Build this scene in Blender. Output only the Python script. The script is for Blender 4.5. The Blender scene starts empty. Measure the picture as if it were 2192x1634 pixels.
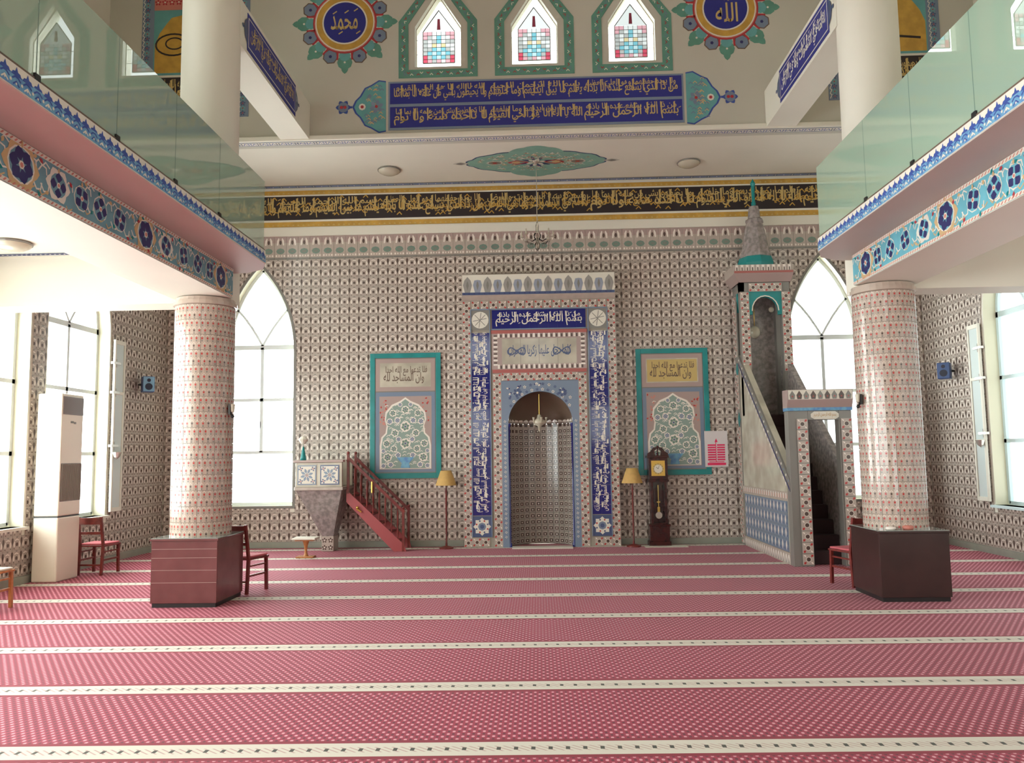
import bpy, math, random
from math import pi, sin, cos, radians as R
from mathutils import Vector, Matrix
from mathutils.geometry import tessellate_polygon
random.seed(7)
SC = bpy.context.scene
COL = SC.collection

# ------------------------------------------------------------------ camera
cd = bpy.data.cameras.new('camera'); cam = bpy.data.objects.new('camera', cd); COL.objects.link(cam)
cd.sensor_fit = 'HORIZONTAL'; cd.sensor_width = 36.0; cd.lens = 36.0*1700/2192
cd.clip_start = 0.05; cd.clip_end = 300
yaw, pit, rol = R(1.85), R(5.3), R(0.8)
fw = Vector((-sin(yaw)*cos(pit), cos(yaw)*cos(pit), sin(pit)))
rt = Vector((cos(yaw), sin(yaw), 0)); up = rt.cross(fw)
rt2 = rt*cos(rol)-up*sin(rol); up2 = up*cos(rol)+rt*sin(rol)
mm = Matrix((rt2, up2, -fw)).transposed().to_4x4(); mm.translation = Vector((-0.04, 0, 1.7))
cam.matrix_world = mm
SC.camera = cam

# ------------------------------------------------------------------ exposure, sky, daylight
SC.view_settings.view_transform = 'Standard'; SC.view_settings.look = 'None'
SC.view_settings.exposure = -0.2; SC.view_settings.gamma = 1.0
SC.view_settings.use_curve_mapping = False
SC.cycles.use_denoising = True
SC.cycles.max_bounces = 8; SC.cycles.diffuse_bounces = 5; SC.cycles.glossy_bounces = 3
SC.cycles.transmission_bounces = 4; SC.cycles.transparent_max_bounces = 12
SC.cycles.caustics_reflective = False; SC.cycles.caustics_refractive = False
SC.cycles.sample_clamp_indirect = 6.0
SKY_SUN, SKY_LOW = 16.5, 2.0
wd = bpy.data.worlds.new('sky'); SC.world = wd; wd.use_nodes = True
nt = wd.node_tree; nt.nodes.clear()
o_ = nt.nodes.new('ShaderNodeOutputWorld'); b_ = nt.nodes.new('ShaderNodeBackground')
tc = nt.nodes.new('ShaderNodeTexCoord'); sx = nt.nodes.new('ShaderNodeSeparateXYZ')
mr = nt.nodes.new('ShaderNodeMapRange')          # thin bright cloud: the sun's side (west, -x) is brighter
mr.inputs['From Min'].default_value = -1; mr.inputs['From Max'].default_value = 1
mr.inputs['To Min'].default_value = 1; mr.inputs['To Max'].default_value = 0
pw = nt.nodes.new('ShaderNodeMath'); pw.operation = 'POWER'; pw.inputs[1].default_value = 2.2
ma = nt.nodes.new('ShaderNodeMath'); ma.operation = 'MULTIPLY_ADD'; ma.inputs[1].default_value = SKY_SUN; ma.inputs[2].default_value = SKY_LOW
nt.links.new(mr.outputs[0], pw.inputs[0]); nt.links.new(pw.outputs[0], ma.inputs[0])
nt.links.new(tc.outputs['Generated'], sx.inputs[0]); nt.links.new(sx.outputs['X'], mr.inputs['Value'])
b_.inputs['Color'].default_value = (0.93, 1.0, 0.99, 1)
nt.links.new(ma.outputs[0], b_.inputs['Strength']); nt.links.new(b_.outputs[0], o_.inputs[0])

def portal(name, loc, d, sx_, sy_):
    l = bpy.data.lights.new(name, 'AREA'); l.shape = 'RECTANGLE'; l.size = sx_; l.size_y = sy_
    l.cycles.is_portal = True
    o = bpy.data.objects.new(name, l); COL.objects.link(o)
    o.location = loc; o.rotation_euler = Vector(d).to_track_quat('-Z', 'Z').to_euler()
portal('daylight_left', (-7.75, 2.6, 2.4), (1, 0, 0), 21.5, 3.6)
portal('daylight_right', (7.75, 2.6, 2.4), (-1, 0, 0), 21.5, 3.6)
portal('daylight_left_upper', (-7.75, 0.6, 7.4), (1, 0, 0), 14.5, 2.8)
portal('daylight_right_upper', (7.75, 0.6, 7.4), (-1, 0, 0), 14.5, 2.8)
portal('daylight_arch_left', (-5.42, 15.55, 3.1), (0, -1, 0), 1.4, 4.8)
portal('daylight_arch_right', (5.42, 15.55, 3.1), (0, -1, 0), 1.4, 4.8)
portal('daylight_stained', (0, 13.2, 9.0), (0, -1, 0), 4.3, 2.0)

# ------------------------------------------------------------------ materials
def lin(c):
    return tuple(((x/255)/12.92 if x/255 <= 0.04045 else ((x/255+0.055)/1.055)**2.4) for x in c)+(1.0,)
MATS = {}
def mat(name, c, rough=0.6, metal=0.0, var=0.0, scale=6.0, spec=0.5, c2=None, bump=0.0, coat=0.0):
    if name in MATS: return MATS[name]
    m = bpy.data.materials.new(name); m.use_nodes = True; t = m.node_tree; p = t.nodes['Principled BSDF']
    p.inputs['Base Color'].default_value = lin(c); p.inputs['Roughness'].default_value = rough
    p.inputs['Metallic'].default_value = metal; p.inputs['Specular IOR Level'].default_value = spec
    p.inputs['Coat Weight'].default_value = coat; p.inputs['Coat Roughness'].default_value = 0.0
    if var or c2 or bump:
        g = t.nodes.new('ShaderNodeNewGeometry'); n = t.nodes.new('ShaderNodeTexNoise')
        n.inputs['Scale'].default_value = scale; n.inputs['Detail'].default_value = 2
        t.links.new(g.outputs['Position'], n.inputs['Vector'])
        mx = t.nodes.new('ShaderNodeMix'); mx.data_type = 'RGBA'
        a = lin(c); bb = lin(c2) if c2 else tuple(min(1, x*(1-var)) for x in a[:3])+(1,)
        mx.inputs[6].default_value = a; mx.inputs[7].default_value = bb
        rmp = t.nodes.new('ShaderNodeMapRange'); rmp.inputs[1].default_value = 0.35; rmp.inputs[2].default_value = 0.65
        t.links.new(n.outputs[0], rmp.inputs[0]); t.links.new(rmp.outputs[0], mx.inputs[0])
        t.links.new(mx.outputs[2], p.inputs['Base Color'])
        if bump:
            bp = t.nodes.new('ShaderNodeBump'); bp.inputs['Strength'].default_value = bump; bp.inputs['Distance'].default_value = 0.01
            t.links.new(n.outputs[0], bp.inputs['Height']); t.links.new(bp.outputs[0], p.inputs['Normal'])
    m.diffuse_color = lin(c); MATS[name] = m; return m
def glassy(name, c, mixf=0.0, rough=0.02):
    m = bpy.data.materials.new(name); m.use_nodes = True; t = m.node_tree; t.nodes.clear()
    out = t.nodes.new('ShaderNodeOutputMaterial'); tr = t.nodes.new('ShaderNodeBsdfTransparent'); gl = t.nodes.new('ShaderNodeBsdfGlossy')
    tr.inputs[0].default_value = tuple(c)+(1,); gl.inputs['Roughness'].default_value = rough
    fr = t.nodes.new('ShaderNodeFresnel'); fr.inputs[0].default_value = 1.45
    mx = t.nodes.new('ShaderNodeMixShader')
    t.links.new(fr.outputs[0], mx.inputs[0]); t.links.new(tr.outputs[0], mx.inputs[1]); t.links.new(gl.outputs[0], mx.inputs[2])
    t.links.new(mx.outputs[0], out.inputs[0]); MATS[name] = m; return m

WHITE = mat('white_paint', (226, 221, 206), 0.55, var=0.04, scale=1.2)
WALLU = mat('beige_wall_paint', (194, 190, 176), 0.7, var=0.05, scale=0.8)
PINK = mat('carpet_tinted_soffit_paint', (204, 192, 184), 0.6, var=0.05, scale=1.0)  # the carpet's pink reflection is put into the soffit colour
CREAM = mat('cream_reveal_paint', (226, 222, 196), 0.5)
GROUT = mat('grout', (150, 142, 130), 0.8)
TBASE = mat('tile_glaze_taupe', (182, 168, 157), 0.16, var=0.10, scale=9)
TDARK = mat('tile_glaze_dark', (84, 68, 62), 0.2)
TWHITE = mat('tile_glaze_white', (232, 222, 212), 0.1)
TROSE = mat('tile_glaze_dusty_red', (164, 88, 82), 0.2)
TRED = mat('tile_glaze_red', (176, 62, 58), 0.2)
TPINK = mat('tile_glaze_pink', (168, 146, 140), 0.2)
CARC = mat('column_tile_arc_glaze', (214, 202, 190), 0.14)
TGREY = mat('tile_glaze_grey', (128, 124, 118), 0.2)
TGREEN = mat('tile_glaze_sage', (112, 134, 122), 0.2)
TSLATE = mat('tile_glaze_slate', (118, 132, 152), 0.15)
TSLATED = mat('tile_glaze_slate_dark', (74, 88, 122), 0.15)
CBASE = mat('column_tile_glaze', (186, 170, 156), 0.13, var=0.08, scale=9)
NAVY = mat('navy_glaze', (26, 32, 108), 0.07)
NAVYP = mat('navy_paint', (34, 38, 126), 0.5)
INK = mat('dark_navy_paint', (34, 36, 92), 0.5)
TEALG = mat('teal_glaze', (28, 138, 138), 0.25, var=0.2, scale=3)
TEALP = mat('teal_paint', (98, 160, 160), 0.55, var=0.12, scale=5)
AQUA = mat('aqua_paint', (104, 176, 192), 0.55, var=0.15, scale=5)
SEA = mat('sea_green_paint', (92, 146, 128), 0.55, var=0.15, scale=6)
BLUEP = mat('fascia_blue_paint', (88, 134, 184), 0.55, c2=(118, 172, 196), scale=14)
BLUED = mat('fascia_dark_blue_paint', (52, 76, 150), 0.55)
GOLD = mat('gold_paint', (200, 156, 66), 0.45, var=0.2, scale=7)
GOLDL = mat('pale_gold_paint', (192, 166, 104), 0.5)
BLACKP = mat('black_brown_paint', (34, 22, 24), 0.5)
REDP = mat('red_paint', (168, 44, 52), 0.55)
ROSE = mat('rose_paint', (196, 122, 108), 0.55)
OCHRE = mat('ochre_paint', (196, 164, 118), 0.55)
PALE = mat('pale_paint', (220, 214, 200), 0.55)
MARBLE = mat('cream_marble', (196, 188, 170), 0.12, c2=(170, 162, 146), scale=3)
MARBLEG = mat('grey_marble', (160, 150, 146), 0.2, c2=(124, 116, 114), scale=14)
BASEB = mat('baseboard_marble', (150, 152, 140), 0.3, var=0.1, scale=5)
WFRAME = mat('grey_window_frame', (226, 232, 232), 0.4)
WFRAMEB = mat('blue_grey_window_frame', (206, 226, 228), 0.4)
WOODR = mat('red_brown_wood', (122, 46, 40), 0.35, c2=(98, 34, 30), scale=12)
WOODBOX = mat('cabinet_wood_lit', (110, 64, 64), 0.22, c2=(100, 56, 56), scale=4)  # left cabinet: window light put into the wood colour
WOODBOXD = mat('cabinet_wood_shaded', (56, 34, 32), 0.28, c2=(48, 28, 26), scale=4)  # right cabinet: shade of the darker side put into the wood colour
WOODO = mat('orange_wood', (184, 122, 70), 0.4, c2=(160, 100, 56), scale=14)
CLOCKW = mat('clock_mahogany', (62, 18, 16), 0.25, c2=(44, 12, 12), scale=10)
BRASS = mat('brass', (214, 178, 92), 0.3, metal=0.9)
PEWTER = mat('pewter', (206, 200, 190), 0.25, metal=0.7)
SHADE = mat('tan_lampshade', (206, 166, 100), 0.8, var=0.1, scale=20)
BLACK = mat('black_metal', (28, 26, 26), 0.4)
DARKST = mat('dark_stair_carpet', (52, 32, 34), 0.9, bump=0.2, scale=80)
SEATR = mat('rose_seat_pad', (190, 92, 100), 0.7)
ACW = mat('air_conditioner_shell', (236, 226, 208), 0.35)
ACD = mat('air_conditioner_display', (112, 96, 92), 0.25)
ACG = mat('air_conditioner_grille', (150, 138, 126), 0.5)
SPK = mat('speaker_blue', (44, 74, 128), 0.35)
SPKL = mat('speaker_light_blue', (120, 160, 190), 0.35)
SPKD = mat('speaker_cone_dark', (22, 26, 52), 0.5)
LAMPG = mat('ceiling_lamp_glass', (190, 182, 162), 0.25)
PAPER = mat('poster_paper', (214, 206, 206), 0.5)
MAG = mat('poster_pink', (222, 40, 92), 0.5)
BROWNC = mat('brown_metal_channel', (104, 84, 70), 0.4)
GREENGLASS = mat('green_balustrade_glass', (158, 180, 160), 0.0, spec=1.0, coat=1.0)
STEPW = mat('white_step_stone', (206, 200, 188), 0.5)

CRYST = glassy('crystal', (0.94, 0.93, 0.90), rough=0.05)
CLEAR = glassy('clear_window_glass', (0.97, 0.99, 0.98))
ST = {k: glassy('stained_glass_'+k, v) for k, v in {k_: tuple(x_*.24 for x_ in v_) for k_, v_ in dict(red=(0.75, 0.10, 0.16), rose=(0.85, 0.45, 0.5), cyan=(0.25, 0.62, 0.72), pale=(0.62, 0.86, 0.9), green=(0.25, 0.55, 0.22), amber=(0.85, 0.7, 0.4), frost=(0.55, 0.56, 0.54), white=(0.9, 0.92, 0.9)).items()}.items()}

def carpet_material():
    m = bpy.data.materials.new('red_prayer_carpet'); m.use_nodes = True; t = m.node_tree; p = t.nodes['Principled BSDF']
    p.inputs['Roughness'].default_value = 0.75; p.inputs['Specular IOR Level'].default_value = 0.4
    p.inputs['Sheen Weight'].default_value = 0.08; p.inputs['Sheen Roughness'].default_value = 0.4
    g = t.nodes.new('ShaderNodeNewGeometry'); s = t.nodes.new('ShaderNodeSeparateXYZ'); t.links.new(g.outputs['Position'], s.inputs[0])
    def M(op, a, b=None, c=None):
        n = t.nodes.new('ShaderNodeMath'); n.operation = op
        for i, x in enumerate((a, b, c)):
            if x is None: continue
            if isinstance(x, (int, float)): n.inputs[i].default_value = x
            else: t.links.new(x, n.inputs[i])
        return n.outputs[0]
    X = s.outputs['X']; Y = M('SUBTRACT', s.outputs['Y'], M('MULTIPLY', X, 0.022))   # the carpet lies slightly askew
    cx = M('COSINE', M('MULTIPLY', X, 2*pi/0.062)); cy = M('COSINE', M('MULTIPLY', Y, 2*pi/0.088))
    pr = M('MULTIPLY', cx, cy)
    light = M('SMOOTH_MAX', M('MULTIPLY', M('SUBTRACT', pr, 0.42), 3.5), 0.0, 0.1)
    dark = M('MULTIPLY', M('SUBTRACT', M('MULTIPLY', pr, -1.0), 0.45), 3.0)
    st = M('ABSOLUTE', M('SUBTRACT', M('MODULO', M('ADD', Y, 1.256*20-4.77+0.628), 1.256), 0.628))   # distance to nearest stripe centre
    band = M('LESS_THAN', st, 0.105); edge = M('LESS_THAN', st, 0.15)
    tick = M('MULTIPLY', M('GREATER_THAN', M('COSINE', M('MULTIPLY', X, 2*pi/0.1)), 0.72), M('LESS_THAN', st, 0.022))
    tick2 = M('MULTIPLY', M('GREATER_THAN', M('COSINE', M('ADD', M('MULTIPLY', X, 2*pi/0.05), M('MULTIPLY', Y, 160))), 0.6), M('LESS_THAN', st, 0.04))
    def mix(f, a, b, cl=True):
        n = t.nodes.new('ShaderNodeMix'); n.data_type = 'RGBA'; t.links.new(f, n.inputs[0])
        for x, i in ((a, 6), (b, 7)):
            if isinstance(x, tuple): n.inputs[i].default_value = x
            else: t.links.new(x, n.inputs[i])
        return n.outputs[2]
    nz = t.nodes.new('ShaderNodeTexNoise'); nz.inputs['Scale'].default_value = 1.3; t.links.new(g.outputs['Position'], nz.inputs['Vector'])
    field = mix(nz.outputs[0], lin((150, 38, 62)), lin((168, 54, 80)))
    c1 = mix(light, field, lin((224, 160, 172)))
    c1 = mix(dark, c1, lin((96, 38, 52)))
    c2 = mix(edge, c1, lin((140, 30, 52)))
    cr = mix(tick2, lin((216, 210, 196)), lin((190, 160, 152)))
    cr = mix(tick, cr, lin((70, 70, 60)))
    c3 = mix(band, c2, cr)
    t.links.new(c3, p.inputs['Base Color'])
    return m
CARPET = carpet_material()

# ------------------------------------------------------------------ mesh helpers
class MB:
    def __init__(s): s.v = []; s.f = []; s.m = []; s.mats = []; s.T = None
    def mid(s, m):
        if m not in s.mats: s.mats.append(m)
        return s.mats.index(m)
    def add(s, vs, fs, m):
        b = len(s.v); k = s.mid(m)
        s.v += [tuple(x) for x in vs]; s.f += [tuple(b+i for i in f) for f in fs]; s.m += [k]*len(fs)
    def box(s, x0, x1, y0, y1, z0, z1, m):
        s.add([(x, y, z) for x in (x0, x1) for y in (y0, y1) for z in (z0, z1)],
              [(0, 1, 3, 2), (4, 6, 7, 5), (0, 4, 5, 1), (2, 3, 7, 6), (0, 2, 6, 4), (1, 5, 7, 3)], m)
    def prism(s, pts, d, m):            # pts: 3D polygon, extruded by vector d
        n = len(pts); q = [tuple(Vector(p)+Vector(d)) for p in pts]
        s.add(list(pts)+q, [tuple(range(n))[::-1], tuple(range(n, 2*n))]+[(i, (i+1) % n, n+(i+1) % n, n+i) for i in range(n)], m)
    def lathe(s, prof, c, m, seg=20, a0=0, a1=2*pi):
        full = abs(a1-a0-2*pi) < 1e-6; k = seg if full else seg+1
        vs = [(c[0]+r*cos(a0+(a1-a0)*i/seg), c[1]+r*sin(a0+(a1-a0)*i/seg), c[2]+z) for r, z in prof for i in range(k)]
        fs = []
        for j in range(len(prof)-1):
            for i in range(seg):
                i2 = (i+1) % k; fs.append((j*k+i, j*k+i2, (j+1)*k+i2, (j+1)*k+i))
        s.add(vs, fs, m)
    def tube(s, p0, p1, r, m, seg=8, r1=None):
        p0, p1 = Vector(p0), Vector(p1); d = (p1-p0).normalized()
        a = d.orthogonal().normalized(); b = d.cross(a); r1 = r if r1 is None else r1
        vs = [p0+(a*cos(2*pi*i/seg)+b*sin(2*pi*i/seg))*r for i in range(seg)]+[p1+(a*cos(2*pi*i/seg)+b*sin(2*pi*i/seg))*r1 for i in range(seg)]
        s.add(vs, [(i, (i+1) % seg, seg+(i+1) % seg, seg+i) for i in range(seg)]+[tuple(range(seg))[::-1], tuple(range(seg, 2*seg))], m)
    def bar(s, p0, p1, w, h, m, side=(0, 1, 0)):      # rectangular bar
        p0, p1 = Vector(p0), Vector(p1); d = (p1-p0).normalized(); a = Vector(side); a = (a-d*a.dot(d)).normalized(); b = d.cross(a)
        c = [p0+a*i*w/2+b*j*h/2 for i, j in ((-1, -1), (1, -1), (1, 1), (-1, 1))]
        s.prism([tuple(x) for x in c], p1-p0, m)
    def ball(s, c, r, m, seg=12, rings=8, sz=1.0):
        s.lathe([(r*sin(pi*j/rings), -r*cos(pi*j/rings)*sz) for j in range(rings+1)], c, m, seg)
    def build(s, name, parent=None, smooth=False, bevel=0.0, kind=None, loc=None):
        me = bpy.data.meshes.new(name); me.from_pydata(s.v, [], s.f)
        for m in s.mats: me.materials.append(m)
        if s.m: me.polygons.foreach_set('material_index', s.m)
        if smooth: me.polygons.foreach_set('use_smooth', [True]*len(me.polygons))
        me.update()
        o = bpy.data.objects.new(name, me); COL.objects.link(o)
        if parent: o.parent = parent
        if loc: o.location = loc
        if kind: o['kind'] = kind
        if bevel:
            b = o.modifiers.new('edge', 'BEVEL'); b.width = bevel; b.segments = 2; b.limit_method = 'ANGLE'; b.angle_limit = R(40)
        return o

def thing(name, label, cat, loc=(0, 0, 0), rz=0.0, group=None):
    o = bpy.data.objects.new(name, None); COL.objects.link(o); o.empty_display_size = 0.1
    o.location = loc; o.rotation_euler = (0, 0, rz); o['label'] = label; o['category'] = cat
    if group: o['group'] = group
    return o
def tag(o, label, cat, group=None):
    o['label'] = label; o['category'] = cat
    if group: o['group'] = group
    return o
def struct(o, label=None):
    o['kind'] = 'structure'
    if label: o['label'] = label
    return o
def copy_tree(o, parent=None):
    c = o.copy(); COL.objects.link(c)
    if parent is not None: c.parent = parent
    for ch in [x for x in bpy.data.objects if x.parent == o]: copy_tree(ch, c)
    return c

def clip(poly, a, b, c):                # keep a*x+b*y <= c
    out = []
    for i in range(len(poly)):
        p, q = poly[i], poly[(i+1) % len(poly)]
        dp, dq = a*p[0]+b*p[1]-c, a*q[0]+b*q[1]-c
        if dp <= 0: out.append(p)
        if (dp < 0 < dq) or (dq < 0 < dp):
            t = dp/(dp-dq); out.append((p[0]+(q[0]-p[0])*t, p[1]+(q[1]-p[1])*t))
    return out
def ngon(cx, cy, rx, ry=None, n=12, a=0.0):
    ry = rx if ry is None else ry
    return [(cx+rx*cos(a+2*pi*i/n), cy+ry*sin(a+2*pi*i/n)) for i in range(n)]
def rect(x0, y0, x1, y1): return [(x0, y0), (x1, y0), (x1, y1), (x0, y1)]
def petal(cx, cy, ang, r0, r1, w):      # leaf shape pointing along ang
    c, s = cos(ang), sin(ang)
    pts = [(r0, 0), ((r0+r1)*.5, -w/2), (r0+(r1-r0)*.8, -w*.3), (r1, 0), (r0+(r1-r0)*.8, w*.3), ((r0+r1)*.5, w/2)]
    return [(cx+x*c-y*s, cy+x*s+y*c) for x, y in pts]
def stroke(pts, w):                     # list of quads along a polyline
    q = []
    for i in range(len(pts)-1):
        (x0, y0), (x1, y1) = pts[i], pts[i+1]; d = math.hypot(x1-x0, y1-y0) or 1e-9
        nx, ny = -(y1-y0)/d*w/2, (x1-x0)/d*w/2; ex, ey = (x1-x0)/d*w*.25, (y1-y0)/d*w*.25
        q.append([(x0-nx-ex, y0-ny-ey), (x1-nx+ex, y1-ny+ey), (x1+nx+ex, y1+ny+ey), (x0+nx-ex, y0+ny-ey)])
    return q
def ccw(p):
    a = sum(p[i][0]*p[(i+1) % len(p)][1]-p[(i+1) % len(p)][0]*p[i][1] for i in range(len(p)))
    return p if a >= 0 else p[::-1]

class Art(MB):
    """flat painted / glazed ornament built as thin layers on a plane: origin O, axes U, V, outward normal UxV"""
    def __init__(s, O, U, V, lift=0.0015, base=0.0):
        super().__init__(); s.O = Vector(O); s.U = Vector(U).normalized(); s.V = Vector(V).normalized(); s.N = s.U.cross(s.V)
        s.lift = lift; s.base = base
    def P(s, p, h): return tuple(s.O+s.U*p[0]+s.V*p[1]+s.N*h)
    def poly(s, pts, m, k=1):
        if len(pts) < 3: return
        pts = ccw(pts); h = s.base+s.lift*k+(len(s.f) % 47)*2.2e-5
        s.add([s.P(p, h) for p in pts], [tuple(range(len(pts)))], m)
    def polys(s, L, m, k=1):
        for p in L: s.poly(p, m, k)
    def slab(s, pts, m, h0=0.0, h1=0.01):
        pts = ccw(pts); n = len(pts)
        s.add([s.P(p, h0) for p in pts]+[s.P(p, h1) for p in pts], [tuple(range(n, 2*n))]+[(i, (i+1) % n, n+(i+1) % n, n+i) for i in range(n)], m)
    def tri(s, verts, faces, m, k=1):
        h = s.base+s.lift*k+(len(s.f) % 47)*2.2e-5; s.add([s.P(p, h) for p in verts], faces, m)
    def flower(s, cx, cy, r, m, mc, n=5, k=2, a=0.3, w=0.62):
        for i in range(n): s.poly(petal(cx, cy, a+2*pi*i/n, r*.18, r, r*w), m, k)
        s.poly(ngon(cx, cy, r*.24, n=6), mc, k+1)

# --- Arabic lettering: joined letter forms, drawn right to left
_AR = {'ا': (0xFE8D, 2), 'ب': (0xFE8F, 4), 'ت': (0xFE95, 4), 'ث': (0xFE99, 4), 'ج': (0xFE9D, 4), 'ح': (0xFEA1, 4), 'خ': (0xFEA5, 4), 'د': (0xFEA9, 2), 'ذ': (0xFEAB, 2),
       'ر': (0xFEAD, 2), 'ز': (0xFEAF, 2), 'س': (0xFEB1, 4), 'ش': (0xFEB5, 4), 'ص': (0xFEB9, 4), 'ض': (0xFEBD, 4), 'ط': (0xFEC1, 4), 'ظ': (0xFEC5, 4), 'ع': (0xFEC9, 4),
       'غ': (0xFECD, 4), 'ف': (0xFED1, 4), 'ق': (0xFED5, 4), 'ك': (0xFED9, 4), 'ل': (0xFEDD, 4), 'م': (0xFEE1, 4), 'ن': (0xFEE5, 4), 'ه': (0xFEE9, 4), 'و': (0xFEED, 2),
       'ى': (0xFEEF, 2), 'ي': (0xFEF1, 4), 'ة': (0xFE93, 2)}
def shape_ar(t):
    out = []; prev = False
    for i, ch in enumerate(t):
        if ch not in _AR: out.append(ch); prev = False; continue
        b, n = _AR[ch]; nx = i+1 < len(t) and t[i+1] in _AR
        if n == 2: out.append(chr(b+(1 if prev else 0))); prev = False
        else:
            k = 3 if (prev and nx) else 1 if prev else 2 if nx else 0
            out.append(chr(b+k)); prev = nx
    return ''.join(out[::-1])
_TX = {}
def glyphs(t, ar=True):
    if t in _TX: return _TX[t]
    c = bpy.data.curves.new('letters', 'FONT'); c.body = shape_ar(t) if ar else t; c.size = 1; c.resolution_u = 1; c.offset = 0.012
    o = bpy.data.objects.new('letters', c); COL.objects.link(o)
    dg = bpy.context.evaluated_depsgraph_get(); me = bpy.data.meshes.new_from_object(o.evaluated_get(dg))
    vs = [(v.co.x, v.co.y) for v in me.vertices]; fs = [tuple(p.vertices) for p in me.polygons]
    bpy.data.objects.remove(o); bpy.data.curves.remove(c); bpy.data.meshes.remove(me)
    xs = [v[0] for v in vs]; ys = [v[1] for v in vs]
    _TX[t] = (vs, fs, min(xs), max(xs), min(ys), max(ys)); return _TX[t]
def write(art, t, x0, y0, x1, y1, m, k=2, ar=True, turn=False):
    vs, fs, a, b, c, d = glyphs(t, ar)
    if turn:   # reads upward: text runs along +V
        pts = [(x1-(y-c)/(d-c)*(x1-x0), y0+(x-a)/(b-a)*(y1-y0)) for x, y in vs]
    else: pts = [(x0+(x-a)/(b-a)*(x1-x0), y0+(y-c)/(d-c)*(y1-y0)) for x, y in vs]
    art.tri(pts, fs, m, k)
V1 = ['بسم الله الرحمن الرحيم', 'الله لا اله الا هو الحي القيوم', 'لا تاخذه سنة ولا نوم', 'له ما في السموات وما في الارض', 'من ذا الذي يشفع عنده الا باذنه', 'يعلم ما بين ايديهم وما خلفهم', 'ولا يحيطون بشي من علمه الا بما شا', 'وسع كرسيه السموات والارض', 'ولا يوده حفظهما وهو العلي العظيم']
def script_band(art, x0, x1, y0, y1, m, first=0, step=1.15, k=2, dense=True):
    """a band of overlapping monumental script filling the rectangle"""
    h = y1-y0; n = max(1, round((x1-x0)/(h*step*4.2))); w = (x1-x0)/n
    for i in range(n):
        xa = x1-(i+1)*w; t = V1[(first+i) % len(V1)]
        write(art, t, xa+w*.01, y0+h*.06, xa+w*.99, y0+h*.80, m, k)
        if dense:
            t2 = V1[(first+i+4) % len(V1)]
            write(art, t2, xa+w*.03, y0+h*.48, xa+w*.97, y0+h*.98, m, k)
            if h > .4: write(art, V1[(first+i+2) % len(V1)], xa-w*.02, y0+h*.22, xa+w*.98, y0+h*.66, GOLD, k)
        for j in range(7 if dense else 4):      # tall upright strokes and vowel marks
            xx = xa+w*(j+.5)/7+random.uniform(-.03, .03)*w
            art.poly([(xx, y0+h*.3), (xx+h*.05, y0+h*.3), (xx+h*.07, y0+h*.97), (xx-h*.02, y0+h*.93)], m, k)
            xx += h*.25; yy = y0+h*random.uniform(.2, .9)
            art.poly([(xx, yy), (xx+h*.12, yy+h*.05), (xx+h*.12, yy+h*.09), (xx, yy+h*.04)], m, k)

def wall_with_holes(name, O, U, V, outer, holes, thick, m, mr_):
    """wall plate facing UxV with openings, reveals in material mr_"""
    a = Art(O, U, V); loops = [[Vector((x, y, 0)) for x, y in outer]]+[[Vector((x, y, 0)) for x, y in h] for h in holes]
    tris = tessellate_polygon(loops); flat = [(p.x, p.y) for l in loops for p in l]
    for h, flip in ((0.0, False), (-thick, True)):
        fs = []
        for t in tris:
            q = [flat[i] for i in t]; ar = (q[1][0]-q[0][0])*(q[2][1]-q[0][1])-(q[2][0]-q[0][0])*(q[1][1]-q[0][1])
            t = tuple(t) if (ar > 0) != flip else tuple(t)[::-1]; fs.append(t)
        a.add([a.P(p, h) for p in flat], fs, m)
    for li, l in enumerate([outer]+list(holes)):
        n = len(l); mm_ = m if li == 0 else mr_
        a.add([a.P(p, 0) for p in l]+[a.P(p, -thick) for p in l], [(i, (i+1) % n, n+(i+1) % n, n+i) for i in range(n)], mm_)
    return a.build(name)

def arch_pts(cx, hw, z0, zs, za, n=10):        # pointed arch outline
    h = za-zs; Rr = (hw*hw+h*h)/(2*hw); pts = [(cx+hw, z0)]
    a1 = math.asin(h/Rr)
    pts += [(cx+hw-Rr+Rr*cos(a1*i/n), zs+Rr*sin(a1*i/n)) for i in range(n+1)]
    pts += [(2*cx-x, z) for x, z in pts[::-1][1:]]
    return pts
exec_parts = []

# ------------------------------------------------------------------ tiles (motifs are cut into the face of each tile)
TS = 0.188
def motif_wall():
    L = [(ngon(.5, .40, .135, .15, 7), TDARK), (ngon(.5, .40, .05, .05, 5), TGREY)]
    for s in (-1, 1):
        L.append(([(.5+s*.22, .22), (.5+s*.36, .22), (.5+s*.40, .40), (.5+s*.33, .62), (.5+s*.25, .62)], TWHITE))
        L.append(([(.5+s*.5, .26), (.5+s*.40, .60), (.5+s*.41, .82), (.5+s*.5, .90)], TDARK))
        L.append((ngon(.5+s*.30, .10, .07, .045, 5), TDARK))
        L.append(([(.5, .72), (.5+s*.24, .66), (.5+s*.22, .74), (.5, .82)], TWHITE))
    L.append((ngon(.5, .93, .13, .05, 6), TGREY))
    return L
def motif_border():
    L = [(ngon(.5, .5, .27, .27, 8), CARC), (ngon(.5, .5, .2, .2, 8), TDARK), (ngon(.5, .5, .08, .08, 5), TGREY)]
    for a in (45, 225): L.append((petal(.5, .5, R(a), .3, .62, .24), TRED))
    for a in (135, 315): L.append((petal(.5, .5, R(a), .3, .60, .14), TWHITE))
    return L
def motif_niche():
    return [(ngon(.5, .5, .22, .22, 7), TDARK), (ngon(.5, .5, .08, .08, 5), TWHITE), (rect(0, .0, 1, .06), TGREY), (ngon(.08, .5, .07, .07, 5), TDARK), (ngon(.92, .5, .07, .07, 5), TDARK)]
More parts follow.
